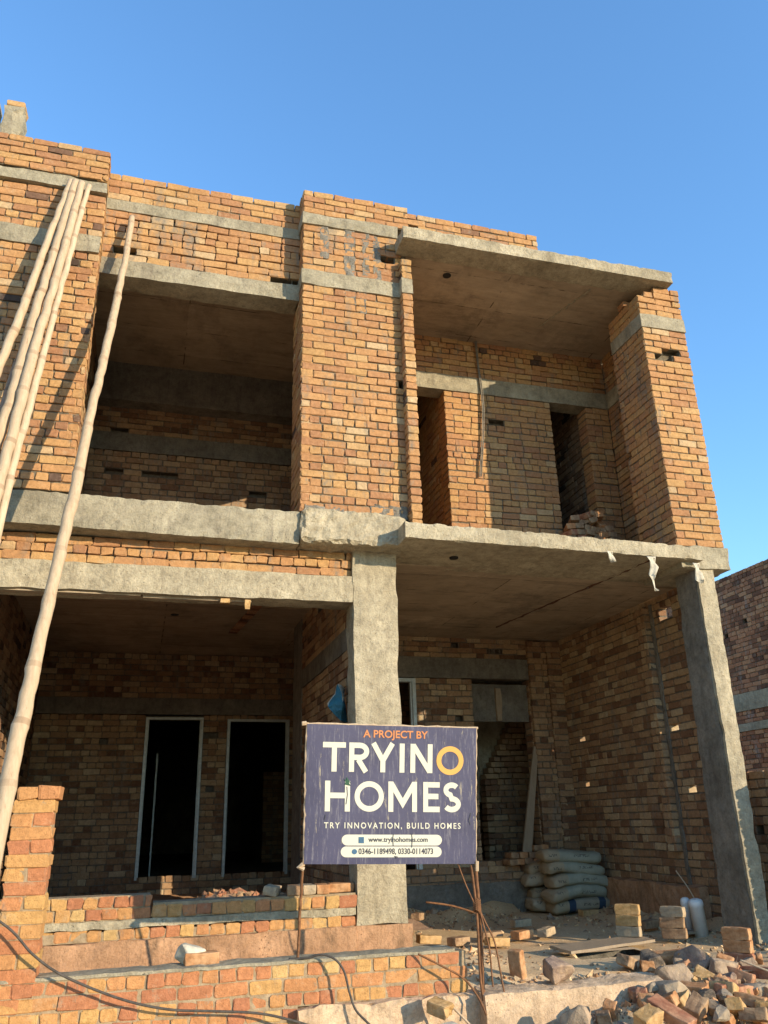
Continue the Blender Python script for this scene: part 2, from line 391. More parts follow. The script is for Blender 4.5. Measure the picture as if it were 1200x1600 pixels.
def tube(mb, pts, rad, ns=10, mi=0, tints=None, cap=True):
    pts = [np.array(p, float) for p in pts]; n = len(pts)
    rad = [rad]*n if np.ndim(rad) == 0 else rad
    V = []; T = []
    prev = None
    for i in range(n):
        d = pts[min(i+1, n-1)] - pts[max(i-1, 0)]; d /= np.linalg.norm(d)
        a = prev - d*(prev @ d) if prev is not None else np.cross(d, [0.3, 0.9, 0.2] if abs(d[2]) > 0.7 else [0, 0, 1])
        a /= np.linalg.norm(a); b = np.cross(d, a); prev = a
        for k in range(ns):
            t = 2*math.pi*k/ns; V.append(pts[i] + rad[i]*(math.cos(t)*a + math.sin(t)*b))
    Fc = []
    for i in range(n - 1):
        for k in range(ns):
            Fc.append((i*ns + k, i*ns + (k+1) % ns, (i+1)*ns + (k+1) % ns, (i+1)*ns + k)); T.append(0.0 if tints is None else tints[i])
    if cap:
        Fc.append(tuple(range(ns))[::-1]); Fc.append(tuple((n-1)*ns + k for k in range(ns))); T += [0, 0]
    mb.add(V, Fc, T, mi)

def wall(name, parent, mats, *a, **k):
    mb = MB(); bricks(mb, *a, **k); return mb.build(name, mats, parent)
def block(name, parent, mat, c, label=None, **k):
    mb = MB(); rough(mb, c, **k); o = mb.build(name, mat, parent)
    if label: o['label'] = label
    return o

BM = [M['brick'], M['mortar']]; BS = [M['brick_smear'], M['mortar']]; BD = [M['brick_shaded'], M['mortar_dark']]
BR = [M['brick_red'], M['mortar_pale']]; BS2 = [M['brick_mid'], M['mortar']]
# ================================================================== GROUND
def ground_patch(name, mat, x0, x1, y0, y1, step, hf, kind='structure', skip=None):
    nx = int((x1-x0)/step) + 1; ny = int((y1-y0)/step) + 1
    V = []; Fc = []
    for j in range(ny + 1):
        for i in range(nx + 1):
            x = x0 + (x1-x0)*i/nx; y = y0 + (y1-y0)*j/ny; V.append((x, y, hf(x, y)))
    for j in range(ny):
        for i in range(nx):
            cx = x0 + (x1-x0)*(i+.5)/nx; cy = y0 + (y1-y0)*(j+.5)/ny
            if skip and skip(cx, cy): continue
            a = j*(nx+1) + i; Fc.append((a, a+1, a+nx+2, a+nx+1))
    mb = MB(); mb.add(V, Fc); o = mb.build(name, mat, smooth=True); o['kind'] = kind; return o
nz = lambda x, y, f, s=0: noise.noise(Vector((x*f, y*f, s)))
g = MB(); S_ = 1500
g.add([(-S_, -S_, -1.66), (S_, -S_, -1.66), (S_, S_, -1.66), (-S_, S_, -1.66)], [(0, 1, 2, 3)])
tag(g.build('ground', M['soil']), kind='structure')
def street(x, y):
    m = 0.40*math.exp(-(((x-4.15)/0.95)**2 + ((y-6.0)/0.62)**2)) + 0.16*math.exp(-(((x-3.0)/0.6)**2 + ((y-5.8)/0.4)**2))
    return -1.50 + m*0.75 + 0.03*nz(x, y, 1.3) + 0.025*nz(x, y, 5) + 0.012*nz(x, y, 14)
ground_patch('street', M['soil'], -6, 9, 1.0, 6.35, 0.06, street)
def porch(x, y):
    b = 0.022*nz(x, y, 0.8) + 0.008*nz(x, y, 4) + 0.003*nz(x, y, 17)
    b += 0.10*math.exp(-(((x-2.75)/0.32)**2 + ((y-7.3)/0.45)**2))                       # red soil beside the column
    b += 0.16*max(0, 1-(11.0-y)/0.9)*(0.6 + 0.7*nz(x, y, 2.3)) if y > 10.1 and x < 4.9 else 0
    b += 0.12*max(0, (x-5.35)/0.55)*(0.7+0.6*nz(x, y, 3)) if x > 5.35 else 0
    if y < 6.62 and x < 4.2: b -= 0.05*(1-abs(y-6.42)/0.2) if abs(y-6.42) < 0.2 else 0   # shallow trench behind the kerb
    return -1.135 + b
inhole = lambda x, y: 3.80 < x < 4.56 and 7.16 < y < 7.62
ground_patch('porch_floor', M['soil'], 1.6, 6.2, 6.15, 11.2, 0.045, porch, skip=inhole)
ph = MB()
ph.add([(3.76,7.10,-1.16),(4.6,7.10,-1.16),(4.6,7.68,-1.16),(3.76,7.68,-1.16),(3.76,7.10,-2.2),(4.6,7.10,-2.2),(4.6,7.68,-2.2),(3.76,7.68,-2.2)],
       [(0,1,5,4),(1,2,6,5),(2,3,7,6),(3,0,4,7),(4,5,6,7)])
tag(ph.build('floor_pit', M['conc_dark']), kind='structure')  # dark lining puts the shadow of the pit into its colour
def room(x, y):
    b = 0.05*nz(x, y, 2) + 0.02*nz(x, y, 8)
    b += 0.30*math.exp(-(((x-0.95)/0.75)**2 + ((y-8.3)/0.55)**2)) + 0.18*math.exp(-(((x-1.7)/0.3)**2 + ((y-8.4)/0.6)**2))
    return -0.86 + b
ground_patch('room_floor', M['soil_red'], -1.6, 2.6, 7.6, 13.05, 0.07, room)
ground_patch('planting_strip', M['soil'], -2.6, 2.4, 6.40, 7.46, 0.1, lambda x, y: -1.10 + 0.03*nz(x, y, 3))

# ================================================================== THE HOUSE
H = empty('unfinished_house', (2.0, 7.45, -1.13), 'two storey unfinished brick house with open concrete floors and no doors or windows', 'house')
Hc = lambda n, c, m='conc', lab=None, **k: block(n, H, M[m], c, lab, **k)
Hb = lambda n, mats, *a, **k: wall(n, H, mats, *a, **k)

# --- left wing pillar
Hb('brick_pillar', BM, (-2.6, 7.3), (1, 0), 1.83, 2.86, 5.455, 'X', miss=0.004, thick=0.3)
Hb('brick_wall', BM, (-2.6, 7.3), (1, 0), 1.83, 5.665, 6.19, 'X', thick=0.3)
Hb('brick_wall', BM, (-0.772, 7.304), (0, 1), 0.26, 2.86, 6.19, 'S', core=False)
Hc('concrete_band', ((-2.6, 7.285, 5.46), (-0.775, 7.58, 5.66)), amp=0.010)
Hc('concrete_band', ((-2.6, 7.255, 6.20), (-0.77, 7.58, 6.335)), amp=0.008, chip=0.012)
Hb('parapet', BM, (-2.7, 7.24), (1, 0), 1.93, 6.345, 6.745, 'S', thick=0.23, core_top=0.05)
Hb('parapet', BM, (-0.774, 7.244), (0, 1), 0.23, 6.345, 6.735, 'S', core=False)
Hc('concrete_patch', ((-2.6, 7.20, 5.85), (-1.84, 7.295, 6.19)), 'conc_warm', amp=0.03, fr=7)
Hc('parapet_stub', ((-1.87, 7.25, 6.74), (-1.665, 7.47, 7.13)), 'conc', amp=0.02, fr=8, chip=0.02)
Hb('parapet', BM, (-1.86, 7.26), (1, 0), 0.19, 7.13, 7.215, 'S', depth=0.2, core=False)
Hc('parapet_stub', ((-2.3, 7.28, 6.74), (-1.93, 7.50, 7.20)), 'conc_warm', amp=0.012)

# --- recessed wall over the left opening
Hb('brick_wall', BS, (-0.79, 7.52), (1, 0), 2.11, 5.59, 6.225, 'X', miss=0.03, jit=0.005, recess=0.03, tint=(0.05, 1))
Hc('concrete_band', ((-0.79, 7.51, 6.225), (1.31, 7.74, 6.36)), amp=0.009)
Hb('parapet', BM, (-0.79, 7.52), (1, 0), 2.11, 6.36, 6.715, 'S', core_top=0.05)
Hc('lintel', ((-0.80, 7.50, 5.39), (1.31, 7.78, 5.59)), amp=0.008, chip=0.010)

# --- middle pillar
Hb('brick_pillar', BM, (1.31, 7.3), (1, 0), 1.11, 2.86, 4.07, 'E', miss=0.001, tint=(0.03, 1), thick=0.5, core_top=0)
Hb('brick_pillar', BS2, (1.31, 7.3), (1, 0), 1.11, 4.07, 5.475, 'S', miss=0.001, tint=(0.03, 1), thick=0.5)
Hb('brick_pillar', BM, (1.31, 7.85), (0, -1), 0.545, 2.83, 5.475, 'S', core=False, depth=0.12)
Hc('concrete_band', ((1.30, 7.285, 5.475), (2.42, 7.84, 5.665)), 'conc', amp=0.009)
Hb('brick_wall', BS, (1.31, 7.3), (1, 0), 1.11, 5.665, 6.28, 'X', miss=0.004, tint=(0.05, 1), jit=0.0045, thick=0.5)
Hb('brick_wall', BM, (1.31, 7.80), (0, -1), 0.495, 5.665, 6.28, 'S', core=False)
Hc('concrete_band', ((1.295, 7.28, 6.28), (2.40, 7.8, 6.44)), 'conc', amp=0.012, chip=0.012)
Hb('parapet', BM, (1.31, 7.3), (1, 0), 1.24, 6.44, 6.765, 'S', core_top=0.05)
Hb('parapet', BM, (1.31, 7.53), (0, -1), 0.225, 6.44, 6.76, 'S', core=False)
for (x0, x1, z0, z1) in ((1.78, 1.90, 5.30, 6.30), (1.99, 2.06, 5.64, 6.30), (2.11, 2.20, 5.50, 6.29), (1.50, 1.60, 5.86, 6.29), (2.02, 2.40, 2.84, 2.97), (1.36, 1.75, 2.83, 2.91), (1.95, 2.02, 5.2, 5.48)):
    Hc('mortar_smear', ((x0, 7.300, z0), (x1, 7.33, z1)), 'conc_mid', seg=0.018, amp=0.017, fr=13)
# --- slim brick pier beside it
Hb('brick_pier', BM, (2.405, 7.19), (1, 0), 0.122, 2.72, 5.475, 'S', jit=0.004, tint=(0.1, 1), thick=0.25)
Hb('brick_pier', BM, (2.405, 7.31), (0, -1), 0.115, 2.72, 5.475, 'S', core=False)
Hc('concrete_band', ((2.40, 7.185, 5.475), (2.53, 7.45, 5.665)), 'conc', amp=0.012, seg=0.05, fr=9)
Hb('brick_pier', BM, (2.405, 7.19), (1, 0), 0.122, 5.665, 5.93, 'S', jit=0.005, tint=(0.1, 1), thick=0.25)
Hb('brick_pier', BM, (2.405, 7.31), (0, -1), 0.115, 5.665, 5.93, 'S', core=False)
Hb('brick_pier', BM, (2.39, 7.31), (1, 0), 0.13, 5.93, 6.14, 'S', jit=0.006, thick=0.25, lims=lambda v: (0, 0.12 - (v-5.93)*0.4))

# --- right pillar
def rp_l(v): return (0, 0.6) if v < 5.84 else ((0.10 if v < 5.93 else 0.24), 0.6)
Hb('brick_pillar', BM, (5.353, 7.1), (1, 0), 0.6, 2.70, 5.44, 'S', tint=(0.1, 1), thick=0.58, pits=[(0.24, 5.13), (0.36, 5.13), (0.24, 5.04)], miss=0.0)
Hc('concrete_band', ((5.345, 7.088, 5.44), (5.955, 7.76, 5.62)), amp=0.009)
Hb('brick_pillar', BM, (5.353, 7.1), (1, 0), 0.6, 5.62, 6.05, 'S', lims=rp_l, tint=(0.15, 1), core=False, depth=0.22)
Hb('brick_pillar', BS, (5.353, 7.77), (0, -1), 0.665, 2.70, 5.44, 'E', core=False, tint=(0.06, 0.9))
Hb('brick_pillar', BS, (5.353, 7.77), (0, -1), 0.665, 5.62, 5.90, 'S', thick=0.3, tint=(0.06, 0.9), core_top=0.06)
Hb('brick_pillar', BM, (5.34, 7.50), (0, -1), 0.14, 5.90, 5.98, 'S', core=False)
Hc('rear_fill', ((5.62, 7.33, 5.63), (5.945, 7.75, 6.04)), 'conc_dark', amp=0.004, seg=0.3)

# --- first floor slabs and edge beams
Hc('edge_beam', [[[(-2.7,7.30,2.555),(-2.7,7.30,2.86)],[(-2.7,7.75,2.555),(-2.7,7.75,2.86)]],[[(1.31,7.30,2.505),(1.31,7.30,2.835)],[(1.31,7.75,2.505),(1.31,7.75,2.835)]]],
   'conc', amp=0.007, seg=0.05, fr=12, chip=0.010)
Hc('edge_beam', [[[(1.312,7.23,2.53),(1.312,7.23,2.86)],[(1.312,7.75,2.50),(1.312,7.75,2.86)]],[[(2.36,7.23,2.53),(2.36,7.23,2.84)],[(2.36,7.75,2.50),(2.36,7.75,2.84)]]],
   'conc_warm', amp=0.024, seg=0.035, fr=9, chip=0.02)
Hc('balcony_slab', [[[(2.27,6.98,2.535),(2.27,6.98,2.70)],[(2.27,7.90,2.52),(2.27,7.90,2.70)]],[[(5.56,6.98,2.51),(5.56,6.98,2.655)],[(5.56,7.90,2.50),(5.56,7.90,2.655)]]],
   'conc_warm', amp=0.005, seg=0.04, fr=13, chip=0.010)
Hc('edge_beam', ((5.35, 7.07, 2.45), (5.965, 7.80, 2.698)), 'conc', amp=0.012, seg=0.06, chip=0.015)
sb = MB()
rough(sb, ((-2.7, 7.74, 2.53), (1.9, 13.25, 2.70)), seg=0.25, amp=0.006)
rough(sb, ((1.9, 7.76, 2.515), (5.94, 13.25, 2.66)), seg=0.25, amp=0.006, seed=3)
sb.build('floor_slab', M['ceil'], H)
# --- roof
Hc('roof_slab', ((2.37, 6.98, 6.055), (5.81, 7.30, 6.205)), 'conc_warm', amp=0.0045, seg=0.04, fr=13, chip=0.008)
rb = MB()
rough(rb, ((2.40, 7.28, 6.065), (5.94, 8.9, 6.20)), seg=0.2, amp=0.006)
rough(rb, ((-2.7, 7.70, 5.97), (2.42, 13.2, 6.19)), seg=0.25, amp=0.006, seed=2)
rough(rb, ((2.42, 8.9, 6.06), (6.1, 13.2, 6.19)), seg=0.4, amp=0.004)
rb.build('roof_slab', M['ceil'], H)
Hc('concrete_band', ((2.55, 7.52, 6.20), (4.33, 7.74, 6.48)), 'conc', amp=0.010)
Hb('parapet', BM, (2.5, 7.53), (1, 0), 1.84, 6.48, 6.90, 'S', core_top=0.05, tint=(0.02, 1))

# --- upper left room
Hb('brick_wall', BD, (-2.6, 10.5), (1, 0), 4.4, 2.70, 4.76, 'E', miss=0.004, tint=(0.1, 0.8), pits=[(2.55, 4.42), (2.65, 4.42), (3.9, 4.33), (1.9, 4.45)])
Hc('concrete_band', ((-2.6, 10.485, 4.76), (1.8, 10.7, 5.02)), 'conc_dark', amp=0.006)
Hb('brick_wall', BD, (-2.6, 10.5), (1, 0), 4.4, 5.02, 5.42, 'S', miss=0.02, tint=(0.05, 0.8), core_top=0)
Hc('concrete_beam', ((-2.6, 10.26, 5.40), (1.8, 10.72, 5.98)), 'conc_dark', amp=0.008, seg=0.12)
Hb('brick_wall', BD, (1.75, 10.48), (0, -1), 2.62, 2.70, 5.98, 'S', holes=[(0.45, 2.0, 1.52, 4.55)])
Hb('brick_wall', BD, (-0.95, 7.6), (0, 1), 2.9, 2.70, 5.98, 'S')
# --- balcony
DL, DR = (0.50, 2.0, 0.955, 5.27), (2.48, 2.0, 3.005, 5.25)
Hb('brick_wall', BM, (2.5, 8.8), (1, 0), 3.37, 2.66, 5.27, 'X', holes=[DL, DR], depth=0.22, miss=0.002, tint=(0.05, 0.97), pits=[(1.57, 4.87)], jit=0.004)
Hc('lintel', ((2.5, 8.785, 5.27), (5.87, 9.03, 5.50)), 'conc', amp=0.008)
Hb('brick_wall', BM, (2.5, 8.8), (1, 0), 3.37, 5.50, 6.08, 'X', miss=0.012, tint=(0.0, 0.97), recess=0.02, jit=0.0045, core_top=0)
Hb('brick_wall', BS, (5.87, 8.8), (0, -1), 1.03, 2.66, 5.27, 'S', pits=[(0.55, 3.55)], depth=0.2)
Hc('concrete_band', ((5.858, 7.76, 5.27), (6.09, 8.785, 5.50)), 'conc', amp=0.006)
Hb('brick_wall', BS, (5.87, 8.8), (0, -1), 1.03, 5.50, 6.07, 'S', core_top=0)
Hb('brick_wall', BM, (2.52, 7.46), (0, 1), 1.34, 2.70, 6.05, 'S', holes=[(0.6, 2.0, 1.4, 4.95)])
Hb('brick_wall', BM, (3.50, 10.6), (0, -1), 1.55, 2.66, 6.05, 'S')
Hb('brick_wall', BD, (5.55, 12.5), (0, -1), 3.45, 2.66, 6.05, 'S', tint=(0.0, 0.5))  # brick tints kept low, dimness behind the doorway is in the colour
Hb('brick_wall', BD, (1.8, 12.6), (1, 0), 4.2, 2.66, 6.05, 'S')

# --- conduit hanging down the balcony wall
cm = MB()
for dx, zb in ((0, 4.06), (0.022, 4.07)):
    tube(cm, [(3.935+dx, 8.765, 6.06), (3.945+dx*0.6, 8.76, 5.7), (3.965+dx, 8.755, 5.3), (3.965+dx, 8.755, 5.03), (3.93+dx, 8.76, 4.6), (3.86+dx, 8.765, zb)], 0.0085, 7)
cm.build('conduit', M['conc_mid'], H)

# --- ground floor front beam, column, brick course between beam and slab
Hc('concrete_beam', ((-2.7, 7.455, 2.00), (1.865, 7.74, 2.262)), 'conc_warm', amp=0.008, seg=0.08, chip=0.008)
Hc('concrete_column', ((1.868, 7.45, -0.80), (2.312, 7.735, 2.535)), 'conc_warm', amp=0.010, seg=0.08, chip=0.012)
Hc('column_foot', ((1.85, 7.42, -1.2), (2.34, 7.76, -0.80)), 'plaster_pink', amp=0.012, seg=0.06)
Hb('brick_wall', BM, (-2.7, 7.50), (1, 0), 4.565, 2.262, 2.52, 'E', miss=0.03, jit=0.006, recess=0.03)
st = MB(); st.box((-2.4, 7.50, 1.985), (-0.1, 7.60, 2.0)); st.box((-0.08, 7.52, 1.975), (0.9, 7.57, 1.998))
st.build('formwork_strip', M['wood'], H)
for c_ in (((0.61, 7.46, 1.945), (0.70, 7.52, 1.985)), ((0.84, 7.47, 1.90), (0.885, 7.50, 1.985))):
    fs = MB(); rough(fs, c_, seg=0.04, amp=0.012, fr=9); fs.build('broken_formwork', M['b_yellow'], H)
# brick-lined conduit channels showing in the ceiling of the room
for (a, b) in (((0.62, 7.95), (0.35, 9.3)), ((0.85, 7.95), (1.02, 9.4)), ((1.25, 9.7), (1.1, 11.4))):
    ca = MB(); d = np.array([b[0]-a[0], b[1]-a[1]]); L = np.linalg.norm(d); d /= L; n = np.array([d[1], -d[0]])
    for i in range(int(L/0.09)):
        c = np.array(a) + d*(i*0.09 + 0.04); q = [c + d*s*0.036 + n*t*0.055 for s, t in ((-1,-1),(1,-1),(1,1),(-1,1))]
        ca.add([(*p, 2.512 + rng.normal(0, .002)) for p in q] + [(*p, 2.54) for p in q], [(0,1,2,3),(0,4,5,1),(1,5,6,2),(2,6,7,3),(3,7,4,0)], float(rng.random()))
    ca.build('ceiling_channel', M['brick_dred'], H)

# --- plinth under the room opening
Hb('plinth', [M['brick_red'], M['mortar_pale']], (-1.6, 7.45), (1, 0), 1.78, -0.655, -0.48, 'H', jit=0.006, tint=(0.1, 1), core_top=0.0)
Hb('plinth', [M['brick_red'], M['mortar_pale']], (0.18, 7.45), (1, 0), 1.69, -0.655, -0.555, 'H', jit=0.006, tint=(0.05, 1), core_top=-0.012)
Hc('concrete_band', ((-1.6, 7.44, -0.712), (1.86, 7.70, -0.655)), 'conc_warm', amp=0.010, seg=0.05, fr=8)
Hb('plinth', [M['brick_red'], M['mortar_pale']], (-1.6, 7.44), (1, 0), 3.45, -0.80, -0.712, 'H', jit=0.006, recess=0.005, tint=(0.2, 1))
Hc('plinth', ((-1.6, 7.405, -1.25), (1.852, 7.70, -0.80)), 'plaster_pink', amp=0.016, seg=0.06, fr=5)

# --- ground floor room
D1, D2 = (1.55, -0.65, 2.39, 1.58), (2.75, -0.65, 3.70, 1.56)
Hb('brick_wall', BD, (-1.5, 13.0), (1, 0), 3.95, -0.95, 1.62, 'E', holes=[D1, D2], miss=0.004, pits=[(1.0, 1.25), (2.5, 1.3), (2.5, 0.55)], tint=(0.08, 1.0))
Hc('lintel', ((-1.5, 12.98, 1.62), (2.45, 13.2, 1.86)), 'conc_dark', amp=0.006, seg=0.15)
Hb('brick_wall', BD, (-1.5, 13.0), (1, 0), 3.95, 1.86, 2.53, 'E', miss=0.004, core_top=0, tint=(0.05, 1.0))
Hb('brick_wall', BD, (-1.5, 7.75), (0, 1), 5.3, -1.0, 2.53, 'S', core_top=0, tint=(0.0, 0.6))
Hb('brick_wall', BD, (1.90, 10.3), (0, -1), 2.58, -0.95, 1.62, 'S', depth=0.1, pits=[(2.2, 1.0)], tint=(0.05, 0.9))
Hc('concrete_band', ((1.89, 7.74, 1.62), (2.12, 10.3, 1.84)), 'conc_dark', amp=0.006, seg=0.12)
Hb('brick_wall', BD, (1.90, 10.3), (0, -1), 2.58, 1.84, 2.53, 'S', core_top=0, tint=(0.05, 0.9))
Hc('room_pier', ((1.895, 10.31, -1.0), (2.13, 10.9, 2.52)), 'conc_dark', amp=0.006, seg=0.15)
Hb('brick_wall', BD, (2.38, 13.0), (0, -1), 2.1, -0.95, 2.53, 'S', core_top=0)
def door_frame(x0, x1, z0, z1, y, head=True):
    fr = MB(); w_ = 0.034
    fr.box((x0, y, z0), (x0+w_, y+0.10, z1)); fr.box((x1-w_, y, z0), (x1, y+0.10, z1))
    if head: fr.box((x0+w_, y+0.002, z1-w_), (x1-w_, y+0.098, z1))
    fr.box((x0+w_, y+0.05, z0), (x0+w_+0.015, y+0.09, z1-w_)); fr.box((x1-w_-0.015, y+0.05, z0), (x1-w_, y+0.09, z1-w_))
    return fr.build('door_frame', M['galv'], H)
door_frame(0.05, 0.89, -0.65, 1.575, 12.955)
door_frame(1.25, 2.20, -0.65, 1.555, 12.955)
# rooms behind the two openings, stretched deep in dark concrete to keep them dim
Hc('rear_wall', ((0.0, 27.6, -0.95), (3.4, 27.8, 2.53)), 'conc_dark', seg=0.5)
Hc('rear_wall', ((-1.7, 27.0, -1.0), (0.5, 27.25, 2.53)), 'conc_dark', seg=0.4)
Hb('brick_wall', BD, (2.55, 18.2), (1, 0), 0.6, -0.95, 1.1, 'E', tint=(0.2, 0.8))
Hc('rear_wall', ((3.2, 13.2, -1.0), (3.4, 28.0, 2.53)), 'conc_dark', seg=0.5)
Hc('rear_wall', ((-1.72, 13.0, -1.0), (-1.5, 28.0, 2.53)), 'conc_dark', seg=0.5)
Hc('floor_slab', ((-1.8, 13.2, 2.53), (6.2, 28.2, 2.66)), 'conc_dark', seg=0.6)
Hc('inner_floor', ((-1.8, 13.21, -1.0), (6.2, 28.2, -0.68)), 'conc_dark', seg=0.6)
jf = MB(); jf.box((0.26, 14.2, -0.68), (0.285, 14.26, 1.15)); jf.build('door_frame', M['galv'], H)

# --- porch
W1, DB = (0.85, -0.76, 1.56, 1.91), (2.43, -0.53, 3.31, 1.93)
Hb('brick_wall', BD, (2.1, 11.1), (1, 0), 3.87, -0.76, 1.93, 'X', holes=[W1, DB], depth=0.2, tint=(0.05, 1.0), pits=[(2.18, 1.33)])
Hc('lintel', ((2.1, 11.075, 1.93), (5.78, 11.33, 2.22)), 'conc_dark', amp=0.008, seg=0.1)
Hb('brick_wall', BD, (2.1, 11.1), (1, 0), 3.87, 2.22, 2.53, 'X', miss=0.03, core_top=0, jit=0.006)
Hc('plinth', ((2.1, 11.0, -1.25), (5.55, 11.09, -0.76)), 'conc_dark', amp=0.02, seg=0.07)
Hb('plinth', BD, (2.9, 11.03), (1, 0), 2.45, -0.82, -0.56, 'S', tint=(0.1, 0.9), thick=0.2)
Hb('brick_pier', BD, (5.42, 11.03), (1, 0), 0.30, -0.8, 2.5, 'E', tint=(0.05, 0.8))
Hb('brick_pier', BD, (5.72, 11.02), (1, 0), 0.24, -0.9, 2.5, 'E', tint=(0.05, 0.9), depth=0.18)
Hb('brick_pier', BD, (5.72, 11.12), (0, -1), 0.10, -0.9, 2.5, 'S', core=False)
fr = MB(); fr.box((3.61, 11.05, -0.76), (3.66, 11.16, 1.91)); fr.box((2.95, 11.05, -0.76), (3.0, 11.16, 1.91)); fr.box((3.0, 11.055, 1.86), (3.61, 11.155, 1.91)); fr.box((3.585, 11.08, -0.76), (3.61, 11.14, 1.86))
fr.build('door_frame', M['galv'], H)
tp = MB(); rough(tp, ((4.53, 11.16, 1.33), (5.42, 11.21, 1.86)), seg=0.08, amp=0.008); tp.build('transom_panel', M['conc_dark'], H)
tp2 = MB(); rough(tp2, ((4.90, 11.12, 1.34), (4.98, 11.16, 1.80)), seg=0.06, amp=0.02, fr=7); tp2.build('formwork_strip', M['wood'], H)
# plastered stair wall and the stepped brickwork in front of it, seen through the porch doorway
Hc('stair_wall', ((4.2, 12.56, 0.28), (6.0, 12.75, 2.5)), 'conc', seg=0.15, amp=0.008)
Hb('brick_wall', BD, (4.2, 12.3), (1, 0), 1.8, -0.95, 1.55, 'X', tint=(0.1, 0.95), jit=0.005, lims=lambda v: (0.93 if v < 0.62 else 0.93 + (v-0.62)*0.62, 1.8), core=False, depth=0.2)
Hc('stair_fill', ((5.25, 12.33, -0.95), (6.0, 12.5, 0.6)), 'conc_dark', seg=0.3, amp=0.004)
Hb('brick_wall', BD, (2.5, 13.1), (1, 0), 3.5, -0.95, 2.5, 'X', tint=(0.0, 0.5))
Hc('inner_floor', ((2.3, 11.3, -1.0), (6.0, 13.2, -0.62)), 'conc_dark', seg=0.5)
# right party wall of the porch
PH = [(0.40, 1.012, 0.54, 1.098), (2.56, 0.926, 2.72, 1.012), (2.72, 0.238, 2.86, 0.324), (2.66, 2.216, 2.90, 2.388), (0.42, 0.41, 0.53, 0.496)]
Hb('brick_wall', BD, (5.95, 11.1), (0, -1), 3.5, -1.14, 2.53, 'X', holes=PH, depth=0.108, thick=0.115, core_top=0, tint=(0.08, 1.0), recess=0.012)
Hb('brick_pier', BD, (5.855, 8.80), (0, -1), 0.17, -0.38, 2.42, 'H', tint=(0.3, 1.0), jit=0.006, depth=0.11, thick=0.11)
ch = MB(); rough(ch, ((5.93, 8.57, -0.95), (5.955, 8.62, 2.45)), seg=0.04, amp=0.014, fr=9); ch.build('conduit_chase', M['conc_dark'], H)
rough_p = MB(); rough(rough_p, ((5.84, 8.3, -1.15), (5.95, 11.0, -0.72)), seg=0.07, amp=0.03, fr=4); rough_p.build('plinth', M['plaster_pink'], H)
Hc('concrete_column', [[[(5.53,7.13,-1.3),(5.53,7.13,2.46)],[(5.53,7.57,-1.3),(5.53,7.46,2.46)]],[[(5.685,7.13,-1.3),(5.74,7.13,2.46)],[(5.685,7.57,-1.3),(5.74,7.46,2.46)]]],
   'conc_mid', amp=0.008, seg=0.06, fr=6, chip=0.008)  # concrete darkened to carry the shade of the left face
Hc('sunlit_plaster', [[[(5.537,7.095,-1.3),(5.537,7.095,2.45)],[(5.537,7.132,-1.3),(5.537,7.132,2.45)]],[[(5.69,7.095,-1.3),(5.74,7.095,2.45)],[(5.69,7.132,-1.3),(5.74,7.132,2.45)]]],
   'conc_warm', amp=0.010, seg=0.035, fr=5, chip=0.006)  # pale plaster front, its sunlit brightness put into the colour
# ridge of dried grout along a formwork joint, porch and balcony ceilings
for pts, z in (([(5.0, 7.05), (4.9, 8.0), (4.75, 9.2), (4.62, 10.4)], 2.512), ([(4.9, 7.35), (4.75, 7.8), (4.62, 8.3)], 6.06)):
    gm = MB(); P_ = []
    for i in range(len(pts)-1):
        for t in np.linspace(0, 1, 14)[:-1]: P_.append((pts[i][0]*(1-t)+pts[i+1][0]*t + rng.normal(0, .008), pts[i][1]*(1-t)+pts[i+1][1]*t, z + rng.normal(0, .003)))
    tube(gm, P_, [0.012*rng.uniform(0.3, 1.5) for _ in P_], 6); gm.build('grout_ridge', M['conc'] if z > 5 else M['brick_dred'], H)
M['black'] = simple('hole_black', (0.02, 0.018, 0.016))
for (x, y, z, r) in ((3.08, 7.52, 6.062, 0.05), (0.21, 8.42, 5.967, 0.06), (2.93, 7.45, 2.514, 0.045), (0.29, 10.4, 2.527, 0.05), (1.2, 9.4, 2.527, 0.04)):
    q = MB(); tube(q, [(x, y, z + 0.02), (x, y, z - 0.006)], r, 12); q.build('ceiling_hole', M['black'], H)  # flat black discs stand in for the dark inside of ceiling holes
# closed back and sides so that no daylight leaks in behind
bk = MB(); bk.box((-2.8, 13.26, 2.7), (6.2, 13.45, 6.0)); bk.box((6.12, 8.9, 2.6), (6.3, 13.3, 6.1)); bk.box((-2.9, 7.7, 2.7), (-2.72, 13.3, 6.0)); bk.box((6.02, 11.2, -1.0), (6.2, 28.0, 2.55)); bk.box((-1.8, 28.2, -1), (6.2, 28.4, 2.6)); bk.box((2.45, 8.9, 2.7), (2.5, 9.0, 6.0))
bk.build('rear_wall', M['conc_dark'], H)

# ================================================================== FRONT BOUNDARY WALL, KERB, SIDE WALL
BWl = empty('boundary_wall', (0.8, 6.3, -1.5), 'low orange brick front wall with a tall brick gate pier at its left end', 'wall')
wall('brick_wall', BWl, BR, (-2.6, 6.2), (1, 0), 4.96, -1.126, -0.868, 'E', jit=0.005, joint=0.011, recess=0.007, tint=(0.03, 1), depth=0.2, core_top=-0.004, miss=0, z_off=1, lims=lambda v: (0, 4.96 if v < -0.95 else 4.90))
wall('brick_wall', BWl, BR, (-2.6, 6.2), (1, 0), 3.75, -1.60, -1.126, 'E', jit=0.005, joint=0.011, recess=0.007, tint=(0.03, 1), miss=0, core_top=0)
block('mortar_cap', BWl, M['conc'], ((-2.6, 6.195, -0.868), (2.27, 6.425, -0.848)), seg=0.05, amp=0.009, fr=9)
block('footing', BWl, M['plaster_dust'], ((1.13, 6.13, -1.62), (2.42, 6.43, -1.128)), seg=0.05, amp=0.018, fr=6, chip=0.02)
gp = MB()
